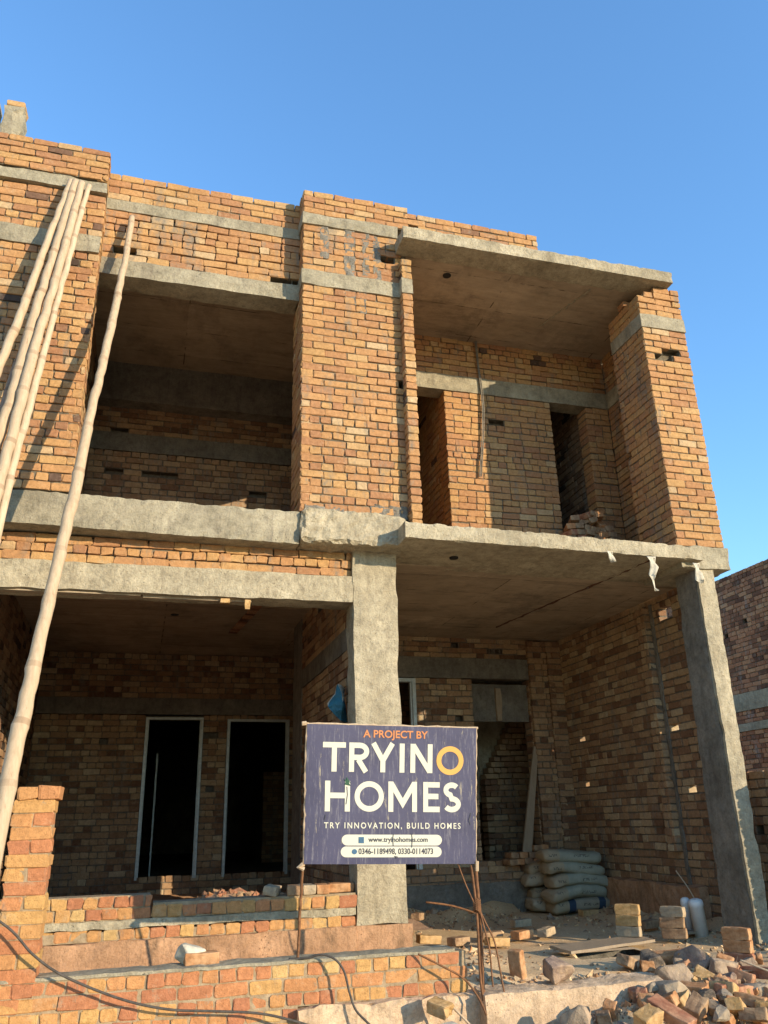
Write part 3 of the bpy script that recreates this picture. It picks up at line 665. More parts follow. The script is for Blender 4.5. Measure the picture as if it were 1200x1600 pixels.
for k in range(17):
    z0 = -1.126 + k*0.0835; L = 0.264
    top = k == 16
    ox = 0.022 if top else rng.normal(0, 0.0015)
    if k % 2 == 1 or top and False: bricks(gp, (-0.784+ox, 6.195 + (-.01 if top else 0)), (1, 0), L, z0, z0+0.0835, 'S', jit=0.005, depth=0.22, core=False, tint=(0.15, 1), miss=0, joint=0.004, lims=lambda v: (0.0, 0.264), z_off=0)
    else:
        for a in (0, 1): bricks(gp, (-0.784+ox + a*0.136, 6.195 + (-.01 if top else 0)), (1, 0), 0.128, z0, z0+0.0835, 'S', jit=0.005, depth=0.22, core=False, tint=(0.15, 1), miss=0, joint=0.002)
gp.box((-0.774, 6.203, -1.126), (-0.528, 6.41, 0.20), 1)
gp.build('gate_pier', BR, BWl)
kb = MB(); rough(kb, [[[(2.40,5.99,-1.70),(2.40,6.01,-1.12)],[(2.40,6.24,-1.70),(2.40,6.24,-1.10)]],[[(3.82,5.99,-1.70),(3.82,6.01,-1.12)],[(3.82,6.24,-1.70),(3.82,6.24,-1.10)]]], seg=0.05, amp=0.016, fr=5, chip=0.02)
tag(kb.build('kerb', M['plaster_dust'], loc=(3.1, 6.1, -1.5)), 'rough pale concrete kerb along the street edge of the porch', 'kerb')
sw = MB(); bricks(sw, (6.06, 7.62), (0, -1), 1.15, -1.5, 0.41, 'X', tint=(0.08, 0.95), depth=0.2)
tag(sw.build('side_wall', BD, loc=(6.1, 7.0, -1.5)), 'shaded low brick dividing wall running forward from the right concrete column', 'wall')

NB = empty('neighbouring_building', (11.1, 13, -1.5), 'dark red brick side wall of the neighbouring building at the right edge', 'building')
wall('brick_wall', NB, [M['brick_dred'], M['mortar_dark']], (11.0, 17.0), (0, -1), 6.6, 2.15, 4.45, 'X', miss=0.008)
wall('brick_wall', NB, [M['brick_dred'], M['mortar_dark']], (11.0, 17.0), (0, -1), 6.6, -1.6, 1.46, 'X', miss=0.004)
wall('brick_wall', NB, [M['brick_dred'], M['mortar_dark']], (11.0, 17.0), (0, -1), 6.6, 1.60, 1.83, 'X', miss=0.004)
for z0, z1 in ((1.83, 2.15), (1.46, 1.60)): block('concrete_band', NB, M['conc'], ((10.98, 10.4, z0), (11.2, 17.0, z1)), seg=0.15, amp=0.008)

# ================================================================== BAMBOO POLES
def bamboo(name, base, top, r0, r1, label, mat='pole', seed=0, bow=0.03):
    b, t = np.array(base), np.array(top); L = np.linalg.norm(t-b); d = (t-b)/L
    rg = np.random.default_rng(seed); N = int(L/0.045); pts = []; rad = []; tn = []
    side = np.cross(d, [0, 1, 0]); side /= np.linalg.norm(side)
    knots = np.cumsum(rg.uniform(0.32, 0.55, 40))
    for i in range(N+1):
        s = i/N; x = s*L
        k = min(abs(knots - x)); j = int(np.searchsorted(knots, x))
        rr = r0*(1-s) + r1*s
        rr *= 1 + 0.13*math.exp(-(k/0.035)**2) + 0.05*math.sin(x*3.1+seed)
        off = side*(bow*math.sin(s*math.pi*1.3 + seed) + 0.006*math.sin(x*2.3+seed*2) + 0.008*(((j*37+seed*11) % 7)/3.5-1)*math.sin(math.pi*min(1, k/0.2)))
        pts.append(b + d*x + off); rad.append(rr); tn.append(0.8*math.exp(-(k/0.018)**2))
    mb = MB(); tube(mb, pts, rad, 12, tints=tn)
    o = mb.build(name, M[mat], smooth=True, loc=tuple(b)); tag(o, label, 'bamboo pole', 'bamboo poles leaning on the facade'); return o
bamboo('bamboo_pole', (-0.81, 5.3, -1.52), (-0.53, 7.43, 6.09), 0.056, 0.030, 'long pale bamboo pole leaning alone across the left openings', seed=1, bow=0.035)
bamboo('bamboo_pole', (-2.15, 5.9, -1.52), (-1.12, 7.2, 6.23), 0.048, 0.033, 'pale bamboo pole leftmost of the bundle against the left pillar', seed=2)
bamboo('bamboo_pole', (-1.71, 5.8, -1.52), (-1.05, 7.19, 6.22), 0.058, 0.038, 'thick pale bamboo pole in the middle of the left bundle', seed=3)
bamboo('bamboo_pole', (-1.51, 5.7, -1.52), (-0.97, 7.18, 6.21), 0.056, 0.033, 'pale bamboo pole with a split, rightmost thick one of the left bundle', seed=4)
bamboo('bamboo_pole', (-1.36, 5.78, -1.52), (-0.925, 7.2, 6.21), 0.040, 0.026, 'thin bamboo pole on the right edge of the left bundle', seed=5)
bamboo('bamboo_pole', (-1.80, 6.4, -1.52), (-1.16, 7.24, 5.6), 0.055, 0.040, 'dark weathered pole behind the pale bundle of poles', 'pole_old', seed=6)

# ================================================================== SIGN
SG = empty('sign_board', (1.8, 6.1, -0.86), 'weathered blue hoarding with white and orange lettering on two thin posts', 'sign')
cTL, cTR, cBL, cBR = [np.array(p) for p in ((1.142, 5.97, 0.688), (2.448, 5.97, 0.662), (1.152, 6.10, -0.247), (2.433, 6.10, -0.293))]
def sp(u, v, d=0.0):
    p = cBL*(1-u)*(1-v) + cBR*u*(1-v) + cTL*(1-u)*v + cTR*u*v
    nn = np.cross(cBR-cBL, cTL-cBL); nn /= np.linalg.norm(nn)
    wv = 0.006*math.sin(u*5.0+v*2) + 0.004*math.sin(v*6+1)
    return p + nn*(d + wv)
k = NT('sign_blue_vinyl', 0.55, 0.3)
c = k.ramp(k.noise(2.0, 5), [(0.3, (0.046, 0.045, 0.082)), (0.7, (0.070, 0.068, 0.120))])
c = k.mix(k.math('MULTIPLY', k.ramp(k.noise(22, 6, 0.75, (2.4, 1, 0.22)), [(0.53, 0.0), (0.70, 1.0)]), 0.6), c, (0.25, 0.235, 0.25))
c = k.mix(k.ramp(k.noise(9, 6, 0.8, (2.5, 1, 0.35)), [(0.62, 0.0), (0.67, 0.9)]), c, (0.30, 0.26, 0.19))
k.bump(k.noise(6, 4), 0.25, 0.02); M['sign'] = k.out(c)
def inkmat(name, col):
    k = NT(name, 0.55, 0.3)
    c = k.mix(k.ramp(k.noise(26, 6, 0.75, (2.4, 1, 0.3)), [(0.62, 0.0), (0.72, 0.8)]), col, (0.30, 0.27, 0.27)); return k.out(c)
M['ink_white'] = inkmat('lettering_white', (0.56, 0.54, 0.44)); M['ink_orange'] = inkmat('lettering_orange', (0.52, 0.20, 0.075))
M['ink_gold'] = inkmat('lettering_gold', (0.60, 0.33, 0.085)); M['ink_dark'] = inkmat('lettering_dark', (0.05, 0.05, 0.06)); M['ink_teal'] = inkmat('lettering_blue', (0.05, 0.12, 0.20))
pm = MB(); NU, NV = 40, 30; V = []; Fc = []
for d in (0.0, -0.02):
    for j in range(NV+1):
        for i in range(NU+1): V.append(sp(i/NU, j/NV, d))
o_ = (NU+1)*(NV+1)
for j in range(NV):
    for i in range(NU):
        a = j*(NU+1)+i; Fc.append((a, a+1, a+NU+2, a+NU+1)); Fc.append((o_+a, o_+a+NU+1, o_+a+NU+2, o_+a+1))
for i in range(NU): Fc.append((i+1, i, o_+i, o_+i+1)); a = NV*(NU+1)+i; Fc.append((a, a+1, o_+a+1, o_+a))
for j in range(NV): a = j*(NU+1); Fc.append((a, a+NU+1, o_+a+NU+1, o_+a)); a += NU; Fc.append((a+NU+1, a, o_+a, o_+a+NU+1))
pm.add(V, Fc); pm.build('panel', M['sign'], SG, smooth=False)
fm = MB()
for (u0, v0, u1, v1) in ((0, 1.0, 1, 1.0), (0, 0, 0, 1), (1, 0, 1, 1)):
    tube(fm, [sp(u0*(1-t)+u1*t, v0*(1-t)+v1*t, -0.012) + rng.normal(0, .002, 3) for t in np.linspace(-0.012, 1.012, 30)], 0.010, 6)
tube(fm, [sp(-0.005, 1.005, 0), sp(-0.03, 1.0, 0.0)], 0.016, 6); tube(fm, [sp(-0.005, 0.0, 0), sp(-0.03, -0.02, 0.0), sp(0.0, -0.035, 0)], 0.017, 6)
tube(fm, [sp(1.005, 0.02, 0.0), sp(1.005, -0.05, 0.0)], 0.014, 6)
fm.build('frame', M['pole'], SG)
def plate(mb, poly, d):        # flat polygon in sign (u, v) space
    n = len(poly); V = [sp(u, v, d) for u, v in poly]; mb.add(V, [tuple(range(n))])
def stroke(mb, P, t, d, closed=False):
    P = [np.array(p, float) for p in P]; n = len(P)
    Lf, Rt = [], []
    AS = 1.29/0.95           # sign width : height, strokes are drawn in metres
    Q = [np.array([p[0]*1.29, p[1]*0.95]) for p in P]
    for i in range(n):
        if closed: a, b = Q[i-1], Q[(i+1) % n]; d1 = Q[i]-a; d2 = b-Q[i]
        else: d1 = Q[i]-Q[i-1] if i else Q[1]-Q[0]; d2 = Q[i+1]-Q[i] if i < n-1 else d1
        d1 = d1/np.linalg.norm(d1); d2 = d2/np.linalg.norm(d2); m = d1+d2; m /= np.linalg.norm(m)
        nn = np.array([-m[1], m[0]]); sc = t/2/max(0.35, nn @ np.array([-d1[1], d1[0]]))
        Lf.append(Q[i]+nn*sc); Rt.append(Q[i]-nn*sc)
    for i in range(n if closed else n-1):
        j = (i+1) % n
        plate(mb, [(q[0]/1.29, q[1]/0.95) for q in (Rt[i], Rt[j], Lf[j], Lf[i])], d)
def letter(ch, u0, u1, v0, v1, mb, t=0.038):
    X = lambda a: u0+(u1-u0)*a; Y = lambda b: v0+(v1-v0)*b
    hu, hv = t/2/1.29/(u1-u0), t/2/0.95/(v1-v0)
    arc = lambda cx, cy, rx, ry, a0, a1, n=18: [(cx+rx*math.cos(math.radians(a0+(a1-a0)*i/n)), cy+ry*math.sin(math.radians(a0+(a1-a0)*i/n))) for i in range(n+1)]
    S = []
    if ch == 'T': S = [[(0, 1-hv), (1, 1-hv)], [(.5, 0), (.5, 1-2*hv)]]
    if ch == 'R': S = [[(hu, 0), (hu, 1)], [(2*hu, 1-hv)] + arc(.52, .70, .48-hu, .30-hv, 90, -90) + [(2*hu, .40+hv)], [(.46, .42), (1-hu*1.2, 0)]]
    if ch == 'Y': S = [[(hu*1.15, 1), (.5, .40)], [(1-hu*1.15, 1), (.5, .40)], [(.5, 0), (.5, .46)]]
    if ch == 'I': S = [[(.5, 0), (.5, 1)]]
    if ch == 'N': S = [[(hu, 0), (hu, 1)], [(1-hu, 0), (1-hu, 1)], [(hu*1.1, .96), (1-hu*1.1, .04)]]
    if ch == 'H': S = [[(hu, 0), (hu, 1)], [(1-hu, 0), (1-hu, 1)], [(2*hu, .52), (1-2*hu, .52)]]
    if ch == 'M': S = [[(hu, 0), (hu, 1)], [(1-hu, 0), (1-hu, 1)], [(hu*1.1, .95), (.5, .28), (1-hu*1.1, .95)]]
    if ch == 'E': S = [[(hu, 0), (hu, 1)], [(2*hu, hv), (1, hv)], [(2*hu, .52), (.92, .52)], [(2*hu, 1-hv), (1, 1-hv)]]
    if ch == 'S': S = [arc(.50, .74, .46-hu, .26-hv, 35, 270, 16)[:-1] + arc(.50, .27, .50-hu, .27-hv, 90, -150, 18)]
    if ch == 'O':
        stroke(mb, [(X(a), Y(b)) for a, b in arc(.5, .5, .5-hu, .5-hv, 0, 360, 40)[:-1]], t, 0.0022, True); return
    for i, s in enumerate(S): stroke(mb, [(X(a), Y(b)) for a, b in s], t, 0.0022 + 0.0005*i)
su = lambda x: (x-75)/1070.0; sv = lambda y: (963-y)/863.0
def word(spec, y0, y1, mat):
    mb = MB()
    for ch, a, b in spec: letter(ch, su(a), su(b), sv(y1), sv(y0), mb)
    mb.build('lettering', mat, SG)
word([('T', 172, 312), ('R', 333, 457), ('Y', 465, 622), ('I', 648, 682), ('N', 718, 860)], 212, 398, M['ink_white'])
word([('O', 886, 1062)], 222, 408, M['ink_gold'])
word([('H', 190, 342), ('O', 370, 552), ('M', 580, 762), ('E', 802, 908), ('S', 928, 1045)], 455, 644, M['ink_white'])
def text(s, x0, x1, y0, y1, mat, d=0.003, off=0.0, sp_=1.0):
    cu = bpy.data.curves.new('text', 'FONT'); cu.body = s; cu.space_character = sp_; cu.offset = off; cu.resolution_u = 4
    to = bpy.data.objects.new('text', cu); COL.objects.link(to)
    dg = bpy.context.evaluated_depsgraph_get(); me = bpy.data.meshes.new_from_object(to.evaluated_get(dg))
    n = len(me.vertices); a = np.zeros(n*3); me.vertices.foreach_get('co', a); a = a.reshape(-1, 3)
    lo, hi = a.min(0), a.max(0)
    mb = MB(); mb.add([sp(su(x0+(x1-x0)*(p[0]-lo[0])/(hi[0]-lo[0])), sv(y1+(y0-y1)*(p[1]-lo[1])/(hi[1]-lo[1])), d) for p in a], [tuple(p.vertices) for p in me.polygons])
    bpy.data.objects.remove(to); bpy.data.meshes.remove(me); bpy.data.curves.remove(cu)
    mb.build('lettering', mat, SG)
text('A PROJECT BY', 418, 828, 128, 193, M['ink_orange'], off=0.022)
text('TRY INNOVATION, BUILD HOMES', 187, 1043, 710, 753, M['ink_white'], off=0.016, sp_=1.35)
for x0, x1, y0, y1 in ((295, 922, 784, 850), (290, 920, 856, 921)):
    mb = MB(); r = (y1-y0)/2; P_ = []
    for i in range(13): t = math.radians(-90+180*i/12); P_.append((x1-r+r*math.cos(t), (y0+y1)/2-r*math.sin(t)))
    for i in range(13): t = math.radians(90+180*i/12); P_.append((x0+r+r*math.cos(t), (y0+y1)/2-r*math.sin(t)))
    # triangle fan in strips so that it follows the slightly buckled panel
    xs = np.linspace(x0+r, x1-r, 24)
    for i in range(23): plate(mb, [(su(xs[i]), sv(y1)), (su(xs[i+1]), sv(y1)), (su(xs[i+1]), sv(y0)), (su(xs[i]), sv(y0))], 0.0022)
    plate(mb, [(su(a), sv(b)) for a, b in P_[:13]], 0.0022); plate(mb, [(su(a), sv(b)) for a, b in P_[13:]], 0.0022)
    mb.build('text_band', M['ink_white'], SG)
text('www.tryinohomes.com', 457, 830, 797, 838, M['ink_dark'], 0.0042, off=0.018)
text('0346-1189498, 0330-0114073', 398, 865, 866, 908, M['ink_dark'], 0.0042, off=0.018)
mb = MB(); plate(mb, [(su(a), sv(b)) for a, b in ((397, 836), (430, 836), (430, 798), (397, 798))], 0.0040)
stroke(mb, [(su(413+10*math.cos(t)), sv(817+11*math.sin(t))) for t in np.linspace(0, 6.28, 14)[:-1]], 0.003, 0.0052, True)
mb.build('icon', M['ink_teal'], SG)
mb = MB(); plate(mb, [(su(373+16*math.cos(-t)), sv(887+16*math.sin(-t))) for t in np.linspace(0, 6.28, 20)[:-1]], 0.0040); mb.build('icon', M['ink_teal'], SG)
# torn patch on the H and cracks in the vinyl
mb = MB(); plate(mb, [(su(a), sv(b)) for a, b in ((308, 478), (345, 486), (332, 462), (346, 468), (326, 440), (318, 428), (320, 452), (303, 440), (314, 462))], 0.0046)
mb.build('tear', simple('torn_green', (0.03, 0.09, 0.05)), SG)
mb = MB()
for P_ in ([(318, 600), (326, 540), (322, 490)], [(728, 862), (732, 810), (726, 775)], [(1108, 720), (1098, 690), (1112, 645)], [(612, 850), (608, 812), (612, 780)], [(190, 695), (196, 665)], [(640, 918), (622, 915), (634, 928)]):
    stroke(mb, [(su(a), sv(b)) for a, b in P_], 0.005, 0.0056)
mb.build('crack', M['ink_dark'], SG)
for pts, r in (([(1.148, 6.12, -0.24), (1.150, 6.22, -0.55), (1.152, 6.30, -0.86)], 0.010), ([(2.436, 6.12, -0.27), (2.44, 6.11, -0.7), (2.43, 6.10, -1.14)], 0.012)):
    q = MB(); tube(q, [np.array(pts[i])*(1-t)+np.array(pts[i+1])*t + rng.normal(0, .0015, 3) for i in range(2) for t in np.linspace(0, 1, 9)], r, 8); q.build('post', M['rust'], SG)

# wires and bars tied to the right post
def thing_tube(name, pts, r, mat, label, cat, ns=8, sub=8, group=None):
    P_ = [Vector(p) for p in pts]; out = []
    for i in range(len(P_)-1):
        p0, p1, p2, p3 = P_[max(i-1, 0)], P_[i], P_[i+1], P_[min(i+2, len(P_)-1)]
        for s in range(sub):
            t = s/sub
            out.append(0.5*((2*p1) + (p2-p0)*t + (2*p0-5*p1+4*p2-p3)*t*t + (3*p1-p0-3*p2+p3)*t**3))
    out.append(P_[-1])
    mb = MB(); tube(mb, [tuple(p) for p in out], r, ns); o = mb.build(name, mat, smooth=True, loc=tuple(P_[0])); tag(o, label, cat, group); return o
thing_tube('steel_bar', [(2.405, 6.13, -0.30), (2.415, 6.10, -0.62), (2.405, 6.08, -1.0), (2.41, 6.06, -1.16)], 0.009, M['rust'], 'rusty bar tied upright to the right post of the sign', 'steel bar')
thing_tube('wire', [(2.43, 6.10, -0.58), (2.47, 6.08, -0.68), (2.52, 6.06, -0.80), (2.545, 6.05, -0.98), (2.56, 6.04, -1.12)], 0.006, M['rust'], 'longer brown wire curving from the sign post to the kerb', 'wire')
thing_tube('wire', [(2.43, 6.10, -0.56), (2.455, 6.07, -0.72), (2.475, 6.05, -0.85), (2.48, 6.05, -1.0), (2.48, 6.04, -1.08)], 0.006, M['rust'], 'shorter brown wire hanging next to the right sign post', 'wire')
thing_tube('wire', [(2.30, 6.13, -0.28), (2.34, 6.10, -0.42), (2.40, 6.09, -0.56), (2.43, 6.09, -0.62)], 0.005, M['rust'], 'thin wire slanting from under the sign to the tied post', 'wire')
kt = MB(); 
for i in range(7): tube(kt, [(2.42+0.024*math.cos(t), 6.10+0.024*math.sin(t), -0.60+0.012*i+0.01*math.sin(t*2)) for t in np.linspace(0, 6.28, 12)], 0.006, 5)
tag(kt.build('wire_tie', M['rust'], loc=(2.42, 6.1, -0.6)), 'rusty wire tie wrapped around the right sign post', 'wire')
thing_tube('wire', [(1.98, 6.16, -0.86), (2.12, 6.10, -0.93), (2.28, 6.08, -1.02), (2.36, 6.03, -1.13), (2.39, 5.97, -1.23)], 0.007, M['rust'], 'brown wire drooping over the right end of the front wall', 'wire')
# black cables
thing_tube('cable', [(-1.3, 6.05, -0.20), (-0.759, 6.1, -0.507), (-0.552, 6.1, -0.696), (-0.39, 6.1, -0.811), (-0.154, 6.1, -0.922), (0.082, 6.1, -1.009), (0.32, 6.1, -1.065), (0.56, 6.1, -1.09), (0.846, 6.1, -1.123), (1.055, 6.08, -1.171), (1.3, 6.02, -1.25), (1.6, 5.9, -1.38)], 0.0078, M['cable'], 'thick black cable sagging across the front of the low brick wall', 'cable')
thing_tube('cable', [(1.08, 6.24, -0.845), (1.197, 6.18, -0.838), (1.267, 6.15, -0.820), (1.333, 6.12, -0.828), (1.39, 6.1, -0.864), (1.434, 6.09, -0.931), (1.464, 6.08, -1.047), (1.50, 6.06, -1.146), (1.572, 6.02, -1.22), (1.66, 5.98, -1.30)], 0.0075, M['cable'], 'short black cable looping over the wall top below the sign', 'cable')

# ================================================================== LOOSE THINGS
def brick_mesh(name, dims, seed, broken=0.0, rough_=0.004):
    rg = random.Random(seed); bm = bmesh.new(); bmesh.ops.create_cube(bm, size=1.0)
    for v in bm.verts: v.co = Vector((v.co.x*dims[0], v.co.y*dims[1], v.co.z*dims[2]))
    bmesh.ops.bevel(bm, geom=bm.edges[:], offset=min(dims)*0.12, segments=2, affect='EDGES', profile=0.6)
    bmesh.ops.subdivide_edges(bm, edges=[e for e in bm.edges if e.calc_length() > 0.05], cuts=2, use_grid_fill=True)
    for v in bm.verts:
        q = v.co*14 + Vector((seed*3.1, seed, 0)); v.co += noise.noise_vector(q)*rough_*1.3 + noise.noise_vector(q*3)*rough_*0.7
        if broken and v.co.x > dims[0]*0.12: v.co.x -= broken*(0.5+noise.noise(Vector((v.co.y*22, v.co.z*26, seed))))*(v.co.x/dims[0]*2)
    me = bpy.data.meshes.new(name); bm.to_mesh(me); bm.free(); return me
def rock_mesh(name, dims, seed, n=26):
    rg = random.Random(seed); bm = bmesh.new()
    for i in range(n):
        v = Vector((rg.gauss(0, 1), rg.gauss(0, 1), rg.gauss(0, 1))).normalized()
        p = 0.55; v = Vector([math.copysign(abs(c)**p, c) for c in v])*rg.uniform(0.82, 1.0)
        bm.verts.new((v.x*dims[0]*0.55, v.y*dims[1]*0.55, v.z*dims[2]*0.55))
    bmesh.ops.convex_hull(bm, input=bm.verts[:])
    bmesh.ops.delete(bm, geom=[v for v in bm.verts if not v.link_faces], context='VERTS')
    bmesh.ops.bevel(bm, geom=bm.edges[:], offset=min(dims)*0.03, segments=1, affect='EDGES')
    bmesh.ops.triangulate(bm, faces=bm.faces[:])
    bmesh.ops.subdivide_edges(bm, edges=[e for e in bm.edges if e.calc_length() > max(dims)*0.25], cuts=1)
    for v in bm.verts: v.co += noise.noise_vector(v.co*9/max(dims)*0.3 + Vector((seed, 0, 0)))*max(dims)*0.05
    me = bpy.data.meshes.new(name); bm.to_mesh(me); bm.free(); return me
def place(name, me, loc, rot, mat, label, cat, group=None):
    if mat.name not in [m.name for m in me.materials if m]:
        me = me.copy() if me.materials else me
        me.materials.clear(); me.materials.append(mat)
    o = bpy.data.objects.new(name, me); COL.objects.link(o); o.location = loc; o.rotation_euler = [math.radians(a) for a in rot]
    return tag(o, label, cat, group)
FULL = (0.228, 0.110, 0.074); EDGE = (0.228, 0.092, 0.074)
BMESH = [brick_mesh('brick', FULL, s, rough_=0.005) for s in range(5)]
EMESH = [brick_mesh('brick', EDGE, s+20, rough_=0.006) for s in range(3)]
bcount = [0]
def lb(loc, rot, mat, label, group=None, me=None):
    bcount[0] += 1
    return place('brick', (me or BMESH[bcount[0] % 5]).copy() if me is None else me, loc, rot, M[mat], label, 'brick', group)
# three little stacks of bricks on edge in the porch
for (x, y, names, yaw, where) in ((4.56, 7.66, ('b_yellow', 'b_yellow', 'b_pale'), -50, 'the board over the pit'), (5.02, 7.62, ('b_pale', 'b_brown', 'b_brown'), -47, 'the porch floor by the white pipes'), (4.88, 6.52, ('b_red', 'b_orange', 'b_orange'), -55, 'the rubble at the right')):
    zb = {4.56: -1.052, 5.02: -1.09, 4.88: -1.16}[x]
    if x == 5.02: names = ('b_brown', 'b_brown', 'b_pale')
    if x == 4.56: names = ('b_pale', 'b_yellow', 'b_yellow')
    for i, nm in enumerate(names):
        lb((x + random.gauss(0, .006), y + random.gauss(0, .006), zb + 0.046 + i*0.0925), (90, 0, yaw + random.gauss(0, 6)), nm,
           '%s brick of the three stacked on edge on %s' % (('lowest', 'middle', 'topmost')[i], where), 'bricks stacked on edge in the porch', EMESH[i].copy())
# loose bricks on the porch floor
for (x, y, z, yaw, nm, lab) in ((2.78, 8.30, -1.04, 6, 'b_yellow', 'yellow brick lying against the foot of the middle column'), (3.10, 8.35, -1.08, 30, 'b_brown', 'brown brick lying just left of the right sign post'),
     (3.42, 8.15, -1.08, 10, 'b_yellow', 'yellow brick lying just right of the right sign post'), (3.82, 8.45, -1.07, 25, 'b_orange', 'orange brick in the middle of the porch floor row'),
     (4.12, 8.52, -1.07, 40, 'b_pale', 'pale grey brick at the right end of the porch floor row'), (4.22, 9.35, -1.07, 12, 'b_pale', 'pale grey brick lying behind the porch floor row'),
     (3.55, 8.62, -1.085, 4, 'b_brown', 'dusty brown brick half buried between the yellow bricks'), (3.2, 9.9, -1.0, 55, 'b_brown', 'dull brick on the earth below the porch wall'),
     (5.45, 10.05, -1.09, 4, 'b_yellow', 'yellow brick lying in front of the cement bags'), (5.72, 9.9, -1.07, 24, 'b_brown', 'brown brick lying right of the cement bags'), (5.3, 8.5, -1.06, 20, 'b_brown', 'dusty brick between two brick stacks by the porch wall')):
    lb((x, y, z), (0, random.gauss(0, 3), yaw), nm, lab)
lb((2.93, 6.62, -1.055), (0, 82, 35), 'b_orange', 'orange perforated brick standing on end behind the kerb')
# bricks on the plinth and wall
for (x, z, rot, nm, lab) in ((1.16, -0.50, (8, 0, 70), 'b_pale', 'pale brick lying tilted at the left end of the plinth row'), (1.34, -0.505, (0, 0, 82), 'b_brown', 'dark brick second from left on top of the plinth'),
                             (1.45, -0.502, (0, 0, 94), 'b_pale', 'grey brick in the middle of the row on the plinth'), (1.58, -0.505, (0, 0, 86), 'b_orange', 'orange brick right of the grey one on the plinth'), (1.745, -0.503, (0, 0, 2), 'b_orange', 'long orange brick on the plinth touching the middle column')):
    lb((x, 7.56, z), rot, nm, lab, 'bricks set on top of the plinth')
lb((0.50, 6.34, -0.815), (0, 0, 6), 'b_orange', 'orange brick lying on the front wall beside the white bag')
wb = rock_mesh('white_bag', (0.19, 0.14, 0.13), 9, 30); place('white_bag', wb, (0.43, 6.36, -0.79), (0, 10, 20), M['plastic_white'], 'crumpled white plastic bag lying on the front brick wall', 'plastic bag')

# pile of bricks in the balcony doorway and beside the porch door
for i in range(66):
    r, c_ = divmod(i, 6)
    x = 4.93 + c_*0.108 + random.gauss(0, .012); y = 8.62 + random.gauss(0, .02) - 0.012*(11-r); z = 2.74 + 0.0795*r
    a = 6 if r < 8 else 26
    if r >= 9 and c_ in ((0, 5) if r == 9 else (0, 1, 5)): continue
    if c_ == 5: x -= 0.02
    lb((x, y, z + (0.02 if r > 8 else 0)), (random.gauss(0, a*0.6), random.gauss(0, a*0.6), 90 + random.gauss(0, a)), ('b_brown', 'b_red', 'b_brown', 'b_brown', 'b_orange')[random.randrange(5)],
       'broken brick heaped in the doorway at the back of the balcony', 'bricks heaped in the balcony doorway')
for i, (x, z) in enumerate(((4.86, -0.52), (4.98, -0.52), (5.10, -0.52), (5.22, -0.52), (4.90, -0.44), (5.03, -0.44), (5.16, -0.44), (5.30, -0.44), (5.24, -0.36), (5.36, -0.36))):
    lb((x, 10.98 + random.gauss(0, .01), z), (0, random.gauss(0, 2), 90 + random.gauss(0, 6)), ('b_brown', 'b_orange')[i % 2], 'dusty brick in the low pile on the sill of the porch doorway', 'bricks piled on the porch doorway sill')

# cement bags
def bag_mesh(L, W, T, seed):
    V = []; Fc = []; NU, NV = 28, 18
    for j in range(NV+1):
        th = -math.pi/2 + math.pi*j/NV
        for i in range(NU):
            ph_ = 2*math.pi*i/NU
            e = lambda c, p: math.copysign(abs(c)**p, c)
            x = L/2*e(math.sin(th), 0.28); r = abs(math.cos(th))**0.22
            yy = W/2*r*e(math.cos(ph_), 0.6); zz = T/2*(r**1.2)*e(math.sin(ph_), 0.75)*(1-0.25*abs(math.sin(th))**4)
            q = Vector((x*5, yy*5, zz*8 + seed*7.3)); dv = noise.noise_vector(q)*0.022 + noise.noise_vector(q*2.6)*0.010
            sag = 0.025*math.sin(x/L*4 + seed) - 0.03*(2*x/L)**2
            V.append((x+dv.x, yy+dv.y, zz+dv.z+sag))
    for j in range(NV):
        for i in range(NU): Fc.append((j*NU+i, j*NU+(i+1) % NU, (j+1)*NU+(i+1) % NU, (j+1)*NU+i))
    mb = MB(); mb.add(V, Fc); return mb
def bag_mat(name, base, end, band=None):
    k = NT(name, 0.8, 0.2); sep = k.n('ShaderNodeSeparateXYZ'); k.l(k.tc.outputs['Object'], sep.inputs[0])
    X = sep.outputs['X']
    c = k.mix(k.ramp(k.noise(8, 5), [(0.35, 0.0), (0.7, 1.0)]), base, tuple(b*0.78 for b in base))
    c = k.mix(k.math('LESS_THAN', X, -0.19), c, end)
    # rows of small dark print
    pr = k.math('MULTIPLY', k.ramp(k.noise(70, 2, 0.5, (1, 1, 0.5)), [(0.50, 0.0), (0.54, 1.0)]), k.math('LESS_THAN', k.math('ABSOLUTE', sep.outputs['Z'], 0), 0.016))
    pr = k.math('MULTIPLY', pr, k.math('MAXIMUM', k.math('MULTIPLY', k.math('GREATER_THAN', X, 0.0), k.math('LESS_THAN', X, 0.2)), k.math('MULTIPLY', k.math('GREATER_THAN', X, -0.34), k.math('LESS_THAN', X, -0.22))))
    c = k.mix(k.math('MULTIPLY', pr, 0.75), c, (0.06, 0.06, 0.05))
    if band:
        b1 = k.math('LESS_THAN', k.math('ABSOLUTE', k.math('ADD', X, 0.15), 0), 0.045); b2 = k.math('LESS_THAN', k.math('ABSOLUTE', k.math('SUBTRACT', X, 0.25), 0), 0.045)
        c = k.mix(k.math('MAXIMUM', b1, b2), c, band)
    k.bump(k.noise(16, 5), 0.7, 0.02); return k.out(c)
bgA = bag_mat('bag_green', (0.33, 0.33, 0.25), (0.36, 0.29, 0.19)); bgB = bag_mat('bag_banded', (0.32, 0.27, 0.19), (0.34, 0.27, 0.17), (0.035, 0.055, 0.085)); bgC = bag_mat('bag_tan', (0.40, 0.33, 0.23), (0.40, 0.33, 0.23))
bi = 0
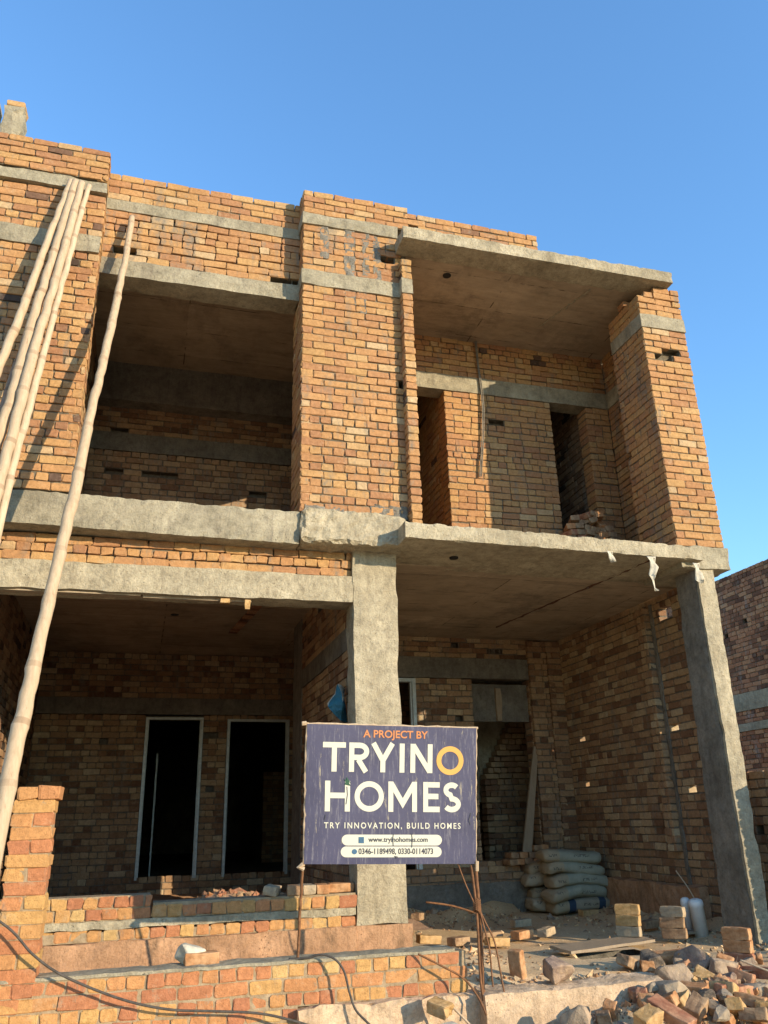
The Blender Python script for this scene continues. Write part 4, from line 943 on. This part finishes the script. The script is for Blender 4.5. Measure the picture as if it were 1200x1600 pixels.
for x, y, z0, ms, labs in ((5.46, 10.38, -1.02, (bgB, bgA, bgA, bgA, bgA), ('lowest front cement bag, tan with dark blue bands', 'second cement bag from the bottom of the front stack', 'third cement bag in the middle of the front stack', 'fourth cement bag, second from the top of the front stack', 'topmost cement bag of the front stack, pale with green top')),
                           (5.38, 10.80, -1.02, (bgC, bgB, bgC, bgA), ('lowest cement bag of the rear left stack', 'rear left cement bag with a dark blue end', 'brown cement bag, second from the top of the rear left stack', 'topmost pale cement bag of the rear left stack'))):
    for i, m in enumerate(ms):
        mb = bag_mesh(0.78, 0.40, 0.165, bi); o = mb.build('cement_bag', m, smooth=True)
        o.location = (x + rng.normal(0, .03), y + rng.normal(0, .02), z0 + 0.012 + 0.142*i); o.rotation_euler = (0, rng.normal(0, .03), math.radians(rng.normal(-4, 4)) - (0.10 if x < 5.4 else 0))
        tag(o, labs[i], 'cement bag', 'cement bags stacked in the porch'); bi += 1

# white pipes, board over the pit, leaning plank, bar on the floor
for (x, y, r, h, lab, tilt) in ((5.49, 8.06, 0.045, 0.345, 'thinner white plastic pipe standing behind the other one', -4), (5.51, 7.90, 0.068, 0.345, 'white plastic pipe with a rounded socket standing by the porch wall', -6)):
    mb = MB(); pts = [(0, 0, 0), (0, 0, h*0.78), (0, 0, h*0.79), (0, 0, h*0.9), (0, 0, h*0.96), (0, 0, h*0.99), (0, 0, h)]
    tube(mb, pts, [r, r, r*1.06, r*1.06, r*0.92, r*0.6, r*0.25], 20); o = mb.build('pipe', M['pvc'], smooth=False, loc=(0, 0, 0))
    for p in o.data.polygons: p.use_smooth = len(p.vertices) == 4
    o.location = (x, y, -1.125); o.rotation_euler = (math.radians(4), math.radians(tilt), 0); tag(o, lab, 'pipe')
pb = MB(); rough(pb, [[[(3.71,7.22,-1.095),(3.71,7.22,-1.072)],[(3.67,7.55,-1.085),(3.67,7.55,-1.062)]],[[(4.66,7.40,-1.075),(4.66,7.40,-1.052)],[(4.70,7.76,-1.075),(4.70,7.76,-1.052)]]], seg=0.08, amp=0.004)
tag(pb.build('board', M['wood'], loc=(4.2, 7.45, -1.08)), 'flat wooden board laid over the dark pit in the porch floor', 'board')
lp = MB(); rough(lp, [[[(5.02,10.93,-0.50),(5.40,11.05,0.98)],[(5.02,10.965,-0.50),(5.40,11.085,0.98)]],[[(5.16,10.93,-0.50),(5.47,11.05,0.98)],[(5.16,10.965,-0.50),(5.47,11.085,0.98)]]], seg=0.15, amp=0.004)
tag(lp.build('plank', M['wood'], loc=(5.2, 10.95, -0.5)), 'wooden plank leaning in the porch doorway', 'plank')
thing_tube('steel_bar', [(3.0, 9.0, -0.78), (3.3, 9.0, -0.83), (3.6, 8.95, -0.93)], 0.010, M['rust'], 'thin straight bar sloping across the porch floor behind the sign post', 'steel bar', sub=3)
thing_tube('twig', [(5.62, 8.35, -0.55), (5.66, 8.2, -0.75), (5.70, 8.1, -1.0)], 0.006, M['pole'], 'dry twig leaning on the porch wall beside the pipes', 'twig')
pl = MB(); rough(pl, ((5.15, 7.88, -1.10), (5.50, 8.02, -1.08)), seg=0.07, amp=0.006); tag(pl.build('board', M['wood'], loc=(5.3, 7.95, -1.1)), 'short board lying under the white pipes', 'board')

# plastic and paper scraps
def scrap(name, pts, wd, mat, label, cat):
    V = []; Fc = []
    n = len(pts)
    for i, (x, y, z) in enumerate(pts):
        a = wd[i]/2; c = 0.03*math.sin(i*1.7)
        for s in (-1, -0.33, 0.33, 1): V.append((x + a*s, y + c*s - 0.012*(s*s), z)); 
        for s in (-1, -0.33, 0.33, 1): V.append((x + a*s, y + c*s - 0.012*(s*s) + 0.004, z))
    for i in range(n-1):
        b = i*8
        for q in range(3): Fc.append((b+q, b+q+1, b+8+q+1, b+8+q)); Fc.append((b+4+q+1, b+4+q, b+12+q, b+12+q+1))
        Fc.append((b+4, b, b+8, b+12)); Fc.append((b+3, b+7, b+15, b+11))
    Fc.append((0, 4, 5, 6, 7, 3, 2, 1)); b = (n-1)*8; Fc.append((b, b+1, b+2, b+3, b+7, b+6, b+5, b+4))
    mb = MB(); mb.add(V, Fc); tag(mb.build(name, mat, smooth=True, loc=pts[0]), label, cat)
scrap('plastic_strip', [(4.90, 6.955, 2.50), (4.905, 6.95, 2.44), (4.915, 6.945, 2.38), (4.885, 6.95, 2.31), (4.88, 6.95, 2.24), (4.885, 6.95, 2.17), (4.905, 6.945, 2.13)], [0.11, 0.10, 0.09, 0.055, 0.045, 0.045, 0.035], M['plastic_white'], 'long twisted white plastic strip hanging from the balcony slab', 'plastic strip')
scrap('plastic_strip', [(5.43, 6.955, 2.46), (5.43, 6.95, 2.40), (5.435, 6.945, 2.34), (5.44, 6.95, 2.28), (5.45, 6.95, 2.245)], [0.085, 0.085, 0.08, 0.075, 0.08], M['plastic_white'], 'wide white plastic flap hanging above the right concrete column', 'plastic strip')
scrap('plastic_strip', [(4.43, 6.965, 2.53), (4.435, 6.96, 2.49), (4.44, 6.955, 2.45), (4.455, 6.96, 2.41)], [0.07, 0.09, 0.06, 0.03], M['plastic_white'], 'small white plastic scrap under the balcony slab edge', 'plastic strip')
# folded plastic sack hanging behind the middle column
mb = MB(); A_ = [(1.80, 7.80, 1.27), (1.69, 7.86, 1.09), (1.69, 7.80, 1.06), (1.81, 7.80, 0.93), (1.88, 7.90, 1.26), (1.90, 7.90, 0.91), (1.82, 7.745, 1.10)]
def crumple(mb, P_, tris, mis, n=7, amp=0.02):
    for t, mi in zip(tris, mis):
        a, b, c = [np.array(P_[q]) for q in t]; V = []; ix = {}
        for i in range(n+1):
            for j in range(n+1-i):
                p = a + (b-a)*i/n + (c-a)*j/n; ix[i, j] = len(V)
                V.append(p + np.array(noise.noise_vector(Vector(p)*11))*amp + np.array(noise.noise_vector(Vector(p)*29))*amp*0.4)
        F = []
        for i in range(n):
            for j in range(n-i):
                F.append((ix[i, j], ix[i+1, j], ix[i, j+1]))
                if i + j < n-1: F.append((ix[i+1, j], ix[i+1, j+1], ix[i, j+1]))
        mb.add(V, F, None, mi)
crumple(mb, A_, [(0, 1, 2), (0, 2, 6), (2, 3, 6), (1, 3, 2), (0, 4, 1), (4, 5, 3), (4, 3, 1), (0, 6, 4), (6, 3, 5), (6, 5, 4)], [0, 1, 1, 0, 0, 0, 0, 0, 1, 1])
tag(mb.build('plastic_sack', [M['plastic_white'], M['plastic_blue']], loc=(1.76, 7.8, 1.1)), 'white and blue plastic sack stuck behind the middle concrete column', 'plastic bag')

# ------------------------------------------------------------------ rubble
GR = 'broken bricks and stones in the rubble heap'
RK = [(3.98,6.11,-1.14,0.31,'s','stone_tan','largest tan stone at the left top of the rubble heap'),(3.74,5.84,-1.19,0.18,'s','stone_grey','flat grey stone below the largest tan stone'),(3.64,5.88,-1.17,0.08,'s','stone_grey','small grey stone at the left edge of the rubble heap'),
 (3.95,5.87,-1.20,0.15,'b','b_orange','square orange half brick below the largest tan stone'),(3.97,5.76,-1.22,0.12,'s','stone_dark','charcoal black stone in the middle of the rubble heap'),(4.45,6.22,-1.15,0.2,'s','stone_tan','tall tan stone at the top centre of the rubble heap'),
 (4.20,6.07,-1.17,0.14,'b','b_yellow','yellow brick standing on end between the two large tan stones'),(4.30,6.35,-1.10,0.21,'s','stone_purple','reddish stone lying behind the largest tan stone'),(4.33,6.46,-1.07,0.09,'b','b_orange','small orange brick bit at the very back of the rubble heap'),
 (4.61,6.36,-1.12,0.11,'b','b_orange','orange brick bit right of the tall tan stone'),(4.40,6.05,-1.19,0.11,'s','stone_purple','small pinkish stone below the tall tan stone'),(4.17,5.87,-1.21,0.2,'b','b_yellow','cracked yellow brick in the middle of the rubble heap'),
 (4.32,5.84,-1.23,0.15,'b','b_red','dark red brick lump right of the cracked yellow brick'),(4.12,5.75,-1.23,0.1,'s','stone_grey','grey white stone below the cracked yellow brick'),(4.28,5.67,-1.26,0.15,'b','b_orange','orange brick lying against the bright yellow brick'),
 (4.06,5.55,-1.27,0.16,'b','b_yellow','bright yellow brick at the front right of the rubble heap'),(4.32,5.59,-1.28,0.11,'b','b_yellow','yellow brick end at the lower right corner of the picture'),(3.77,5.58,-1.24,0.13,'b','b_brown','brown broken brick below the charcoal stone'),
 (3.71,5.66,-1.22,0.12,'b','b_yellow','ochre brick piece leaning below the flat grey stone'),(3.58,5.64,-1.21,0.11,'b','b_orange','pitted orange brick piece at the left of the rubble heap'),(3.40,5.57,-1.21,0.15,'b','b_orange','pale orange brick at the lower left of the rubble heap'),
 (3.48,5.44,-1.24,0.22,'b','b_red','long dark red brick at the front of the rubble heap'),(3.27,5.38,-1.23,0.13,'b','b_yellow','sandy brick in front of the long dark red brick'),(3.91,5.57,-1.25,0.1,'s','stone_dark','dark stone left of the bright yellow brick'),
 (3.84,5.42,-1.27,0.1,'s','stone_grey','grey stone at the bottom front of the rubble heap'),(4.51,5.87,-1.24,0.15,'s','stone_grey','rough whitish lump at the right of the rubble heap'),(4.54,6.10,-1.18,0.15,'b','b_red','red broken brick right of the small pinkish stone'),
 (4.76,6.16,-1.18,0.2,'b','b_red','large red brick lump at the right picture edge'),(4.76,6.29,-1.15,0.13,'s','stone_tan','brown stone below the brick stack at the right'),(4.56,6.20,-1.16,0.09,'b','b_red','small red brick bit near the tall tan stone'),
 (3.85,6.55,-1.10,0.13,'b','b_brown','mossy brown brick behind the kerb end'),(4.07,6.55,-1.12,0.17,'s','stone_dark','dark mossy stone behind the largest tan stone'),(3.99,6.50,-1.13,0.09,'b','b_orange','bright orange brick chip behind the kerb end'),
 (4.22,6.60,-1.10,0.19,'b','b_orange','long orange brick half buried at the edge of the porch floor'),(4.10,5.44,-1.29,0.14,'b','b_brown','brown brick at the bottom right of the rubble heap'),(2.93,5.72,-1.27,0.24,'s','stone_tan','pitted stone lump in front of the kerb'),
 (3.21,5.75,-1.21,0.11,'b','b_orange','small orange brick standing right of the pitted stone lump'),(3.13,5.72,-1.26,0.12,'b','b_brown','brown brick piece between the pitted lump and the rubble'),(3.21,5.62,-1.32,0.17,'s','stone_purple','reddish stone at the bottom edge right of the pitted lump'),
 (2.06,5.95,-1.16,0.16,'b','b_yellow','dusty brick leaning on the wall footing below the sign')]
for i, (x, y, z, s, t, m, lab) in enumerate(RK):
    rg = random.Random(i*5+1)
    if 0 < i < 35: s *= 1.4 if s < 0.25 else 1.15; z += 0.025
    if t == 's': me = rock_mesh('stone', (s, s*rg.uniform(.65, .9), s*rg.uniform(.55, .75)), i+3, 15); nm = 'stone'
    else:
        L = max(s, 0.10); me = brick_mesh('broken_brick', (L, min(0.112, L*0.8), min(0.078, L*0.66)), i+11, broken=0.035 if L < 0.2 else 0.01, rough_=0.006); nm = 'broken_brick'
    place(nm, me, (x, y, z), (rg.uniform(-28, 28), rg.uniform(-28, 28), rg.uniform(0, 360) if t == 's' else rg.choice((-50, 40, 25, 120, 60)) + rg.gauss(0, 12)), M[m], lab, 'stone' if t == 's' else 'brick', GR)
place('stone', rock_mesh('stone', (0.25, 0.2, 0.19), 77, 16), (3.03, 6.14, -1.02), (5, 8, 30), M['stone_purple'], 'big angular purplish stone on top of the kerb', 'stone')
VAR = [rock_mesh('stone', (0.11, 0.09, 0.07), 200+i, 18) for i in range(5)] + [brick_mesh('broken_brick', (0.115, 0.10, 0.072), 300+i, broken=0.04, rough_=0.007) for i in range(6)]
cm_ = ['b_orange', 'b_brown', 'stone_tan', 'b_red', 'b_brown', 'b_orange', 'b_brown', 'b_yellow', 'b_red', 'b_orange', 'stone_purple']
VM = []
for i, me in enumerate(VAR): me.materials.append(M[cm_[i]]); VM.append(me)
for i in range(135):
    x = 4.15 + random.gauss(0, 0.55); y = 5.98 + random.gauss(0, 0.36)
    if x < 3.2 or (y > 6.0 and x < 3.84) or y > 6.95: continue
    o = bpy.data.objects.new('broken_brick' if i % 11 > 4 else 'stone', VM[i % 11]); COL.objects.link(o); s = random.uniform(0.5, 1.2); o.scale = (s, s, s)
    o.location = (x, y, street(x, y) + 0.04 if y < 6.3 else porch(x, y) + 0.03); o.rotation_euler = [random.uniform(-3, 3) for _ in range(3)]
    tag(o, 'small broken piece of masonry filling the gaps of the rubble heap', 'rubble', 'small pieces filling the rubble heap')
# polythene litter under the sign
for (loc, d, m, lab, sd_) in (((1.86, 5.80, -1.27), (0.22, 0.14, 0.10), 'plastic_grey', 'grey crumpled polythene in front of the wall footing', 41), ((2.04, 5.78, -1.27), (0.18, 0.14, 0.13), 'plastic_white', 'whitish crumpled polythene bag below the sign', 42)):
    place('plastic_litter', rock_mesh('plastic_litter', d, sd_, 16), loc, (0, 0, 20), M[m], lab, 'plastic bag')
thing_tube('stick', [(2.08, 5.98, -1.10), (2.18, 5.92, -1.20), (2.30, 5.85, -1.33)], 0.008, M['pole'], 'thin pale stick leaning over the dusty brick below the sign', 'stick')
thing_tube('stick', [(4.15, 5.36, -1.235), (4.45, 5.42, -1.21), (4.8, 5.5, -1.17)], 0.010, M['pole_old'], 'thin grey stick lying at the lower right corner over the rubble', 'stick')
thing_tube('stick', [(4.60, 6.15, -1.06), (4.72, 6.02, -1.12), (4.85, 5.9, -1.18)], 0.008, M['pole'], 'pale stick poking out of the right side of the rubble', 'stick')

# gravel and brick chips on the ground (uncountable)
def chips(name, n, pos, smin, smax, mats):
    mb = MB()
    for i in range(n):
        x, y, z = pos(); s = random.uniform(smin, smax)*(2.2 if random.random() < 0.05 else 1)
        d = np.array([s*random.uniform(.6, 1.3), s*random.uniform(.5, 1), s*random.uniform(.35, .8)])
        R_ = np.array(Matrix.Rotation(random.uniform(0, 6.28), 3, Vector((random.gauss(0, 1), random.gauss(0, 1), random.gauss(0, 1))).normalized()))
        P_ = np.array([(1,0,0),(-.9,.2,0),(0,1,.1),(.1,-1,0),(0,0,1),(0,.1,-1)])*d + np.random.default_rng(i).normal(0, s*0.15, (6, 3))
        mb.add(P_ @ R_.T + np.array([x, y, z + s*0.2]), [(0,2,4),(2,1,4),(1,3,4),(3,0,4),(2,0,5),(1,2,5),(3,1,5),(0,3,5)], None, random.randrange(len(mats)))
    o = mb.build(name, mats); o['kind'] = 'stuff'; return o
def p1():
    while True:
        r = random.random()
        if r < 0.25: x, y = random.uniform(2.4, 4.4), random.gauss(6.42, 0.09)
        elif r < 0.45: x, y = random.uniform(4.6, 5.9), random.uniform(6.4, 10.2); x = max(x, random.uniform(4.6, 5.9))
        elif r < 0.7: x, y = random.uniform(2.4, 4.6), random.gauss(10.5, 0.4)
        elif r < 0.85: x, y = random.gauss(2.7, 0.25), random.gauss(7.4, 0.35)
        else: x, y = random.uniform(2.4, 5.9), random.uniform(6.3, 10.9)
        if 6.22 < y < 10.98 and 1.7 < x < 5.92 and not inhole(x, y): return x, y, porch(x, y)
CM = [M['b_brown'], M['b_orange'], M['b_brown'], M['soil'], M['soil'], M['stone_tan']]
chips('gravel', 2000, p1, 0.006, 0.030, CM)
def p2():
    x, y = random.uniform(1.4, 5.2), random.uniform(5.1, 5.98); return x, y, street(x, y)
chips('gravel', 2600, p2, 0.006, 0.028, CM)
def p3():
    x, y = random.gauss(0.9, 0.6), random.gauss(8.2, 0.35); x = min(max(x, -1.2), 1.85); y = min(max(y, 7.72), 9.5); return x, y, room(x, y)
chips('gravel', 500, p3, 0.008, 0.045, [M['b_red'], M['b_orange'], M['b_brown']])
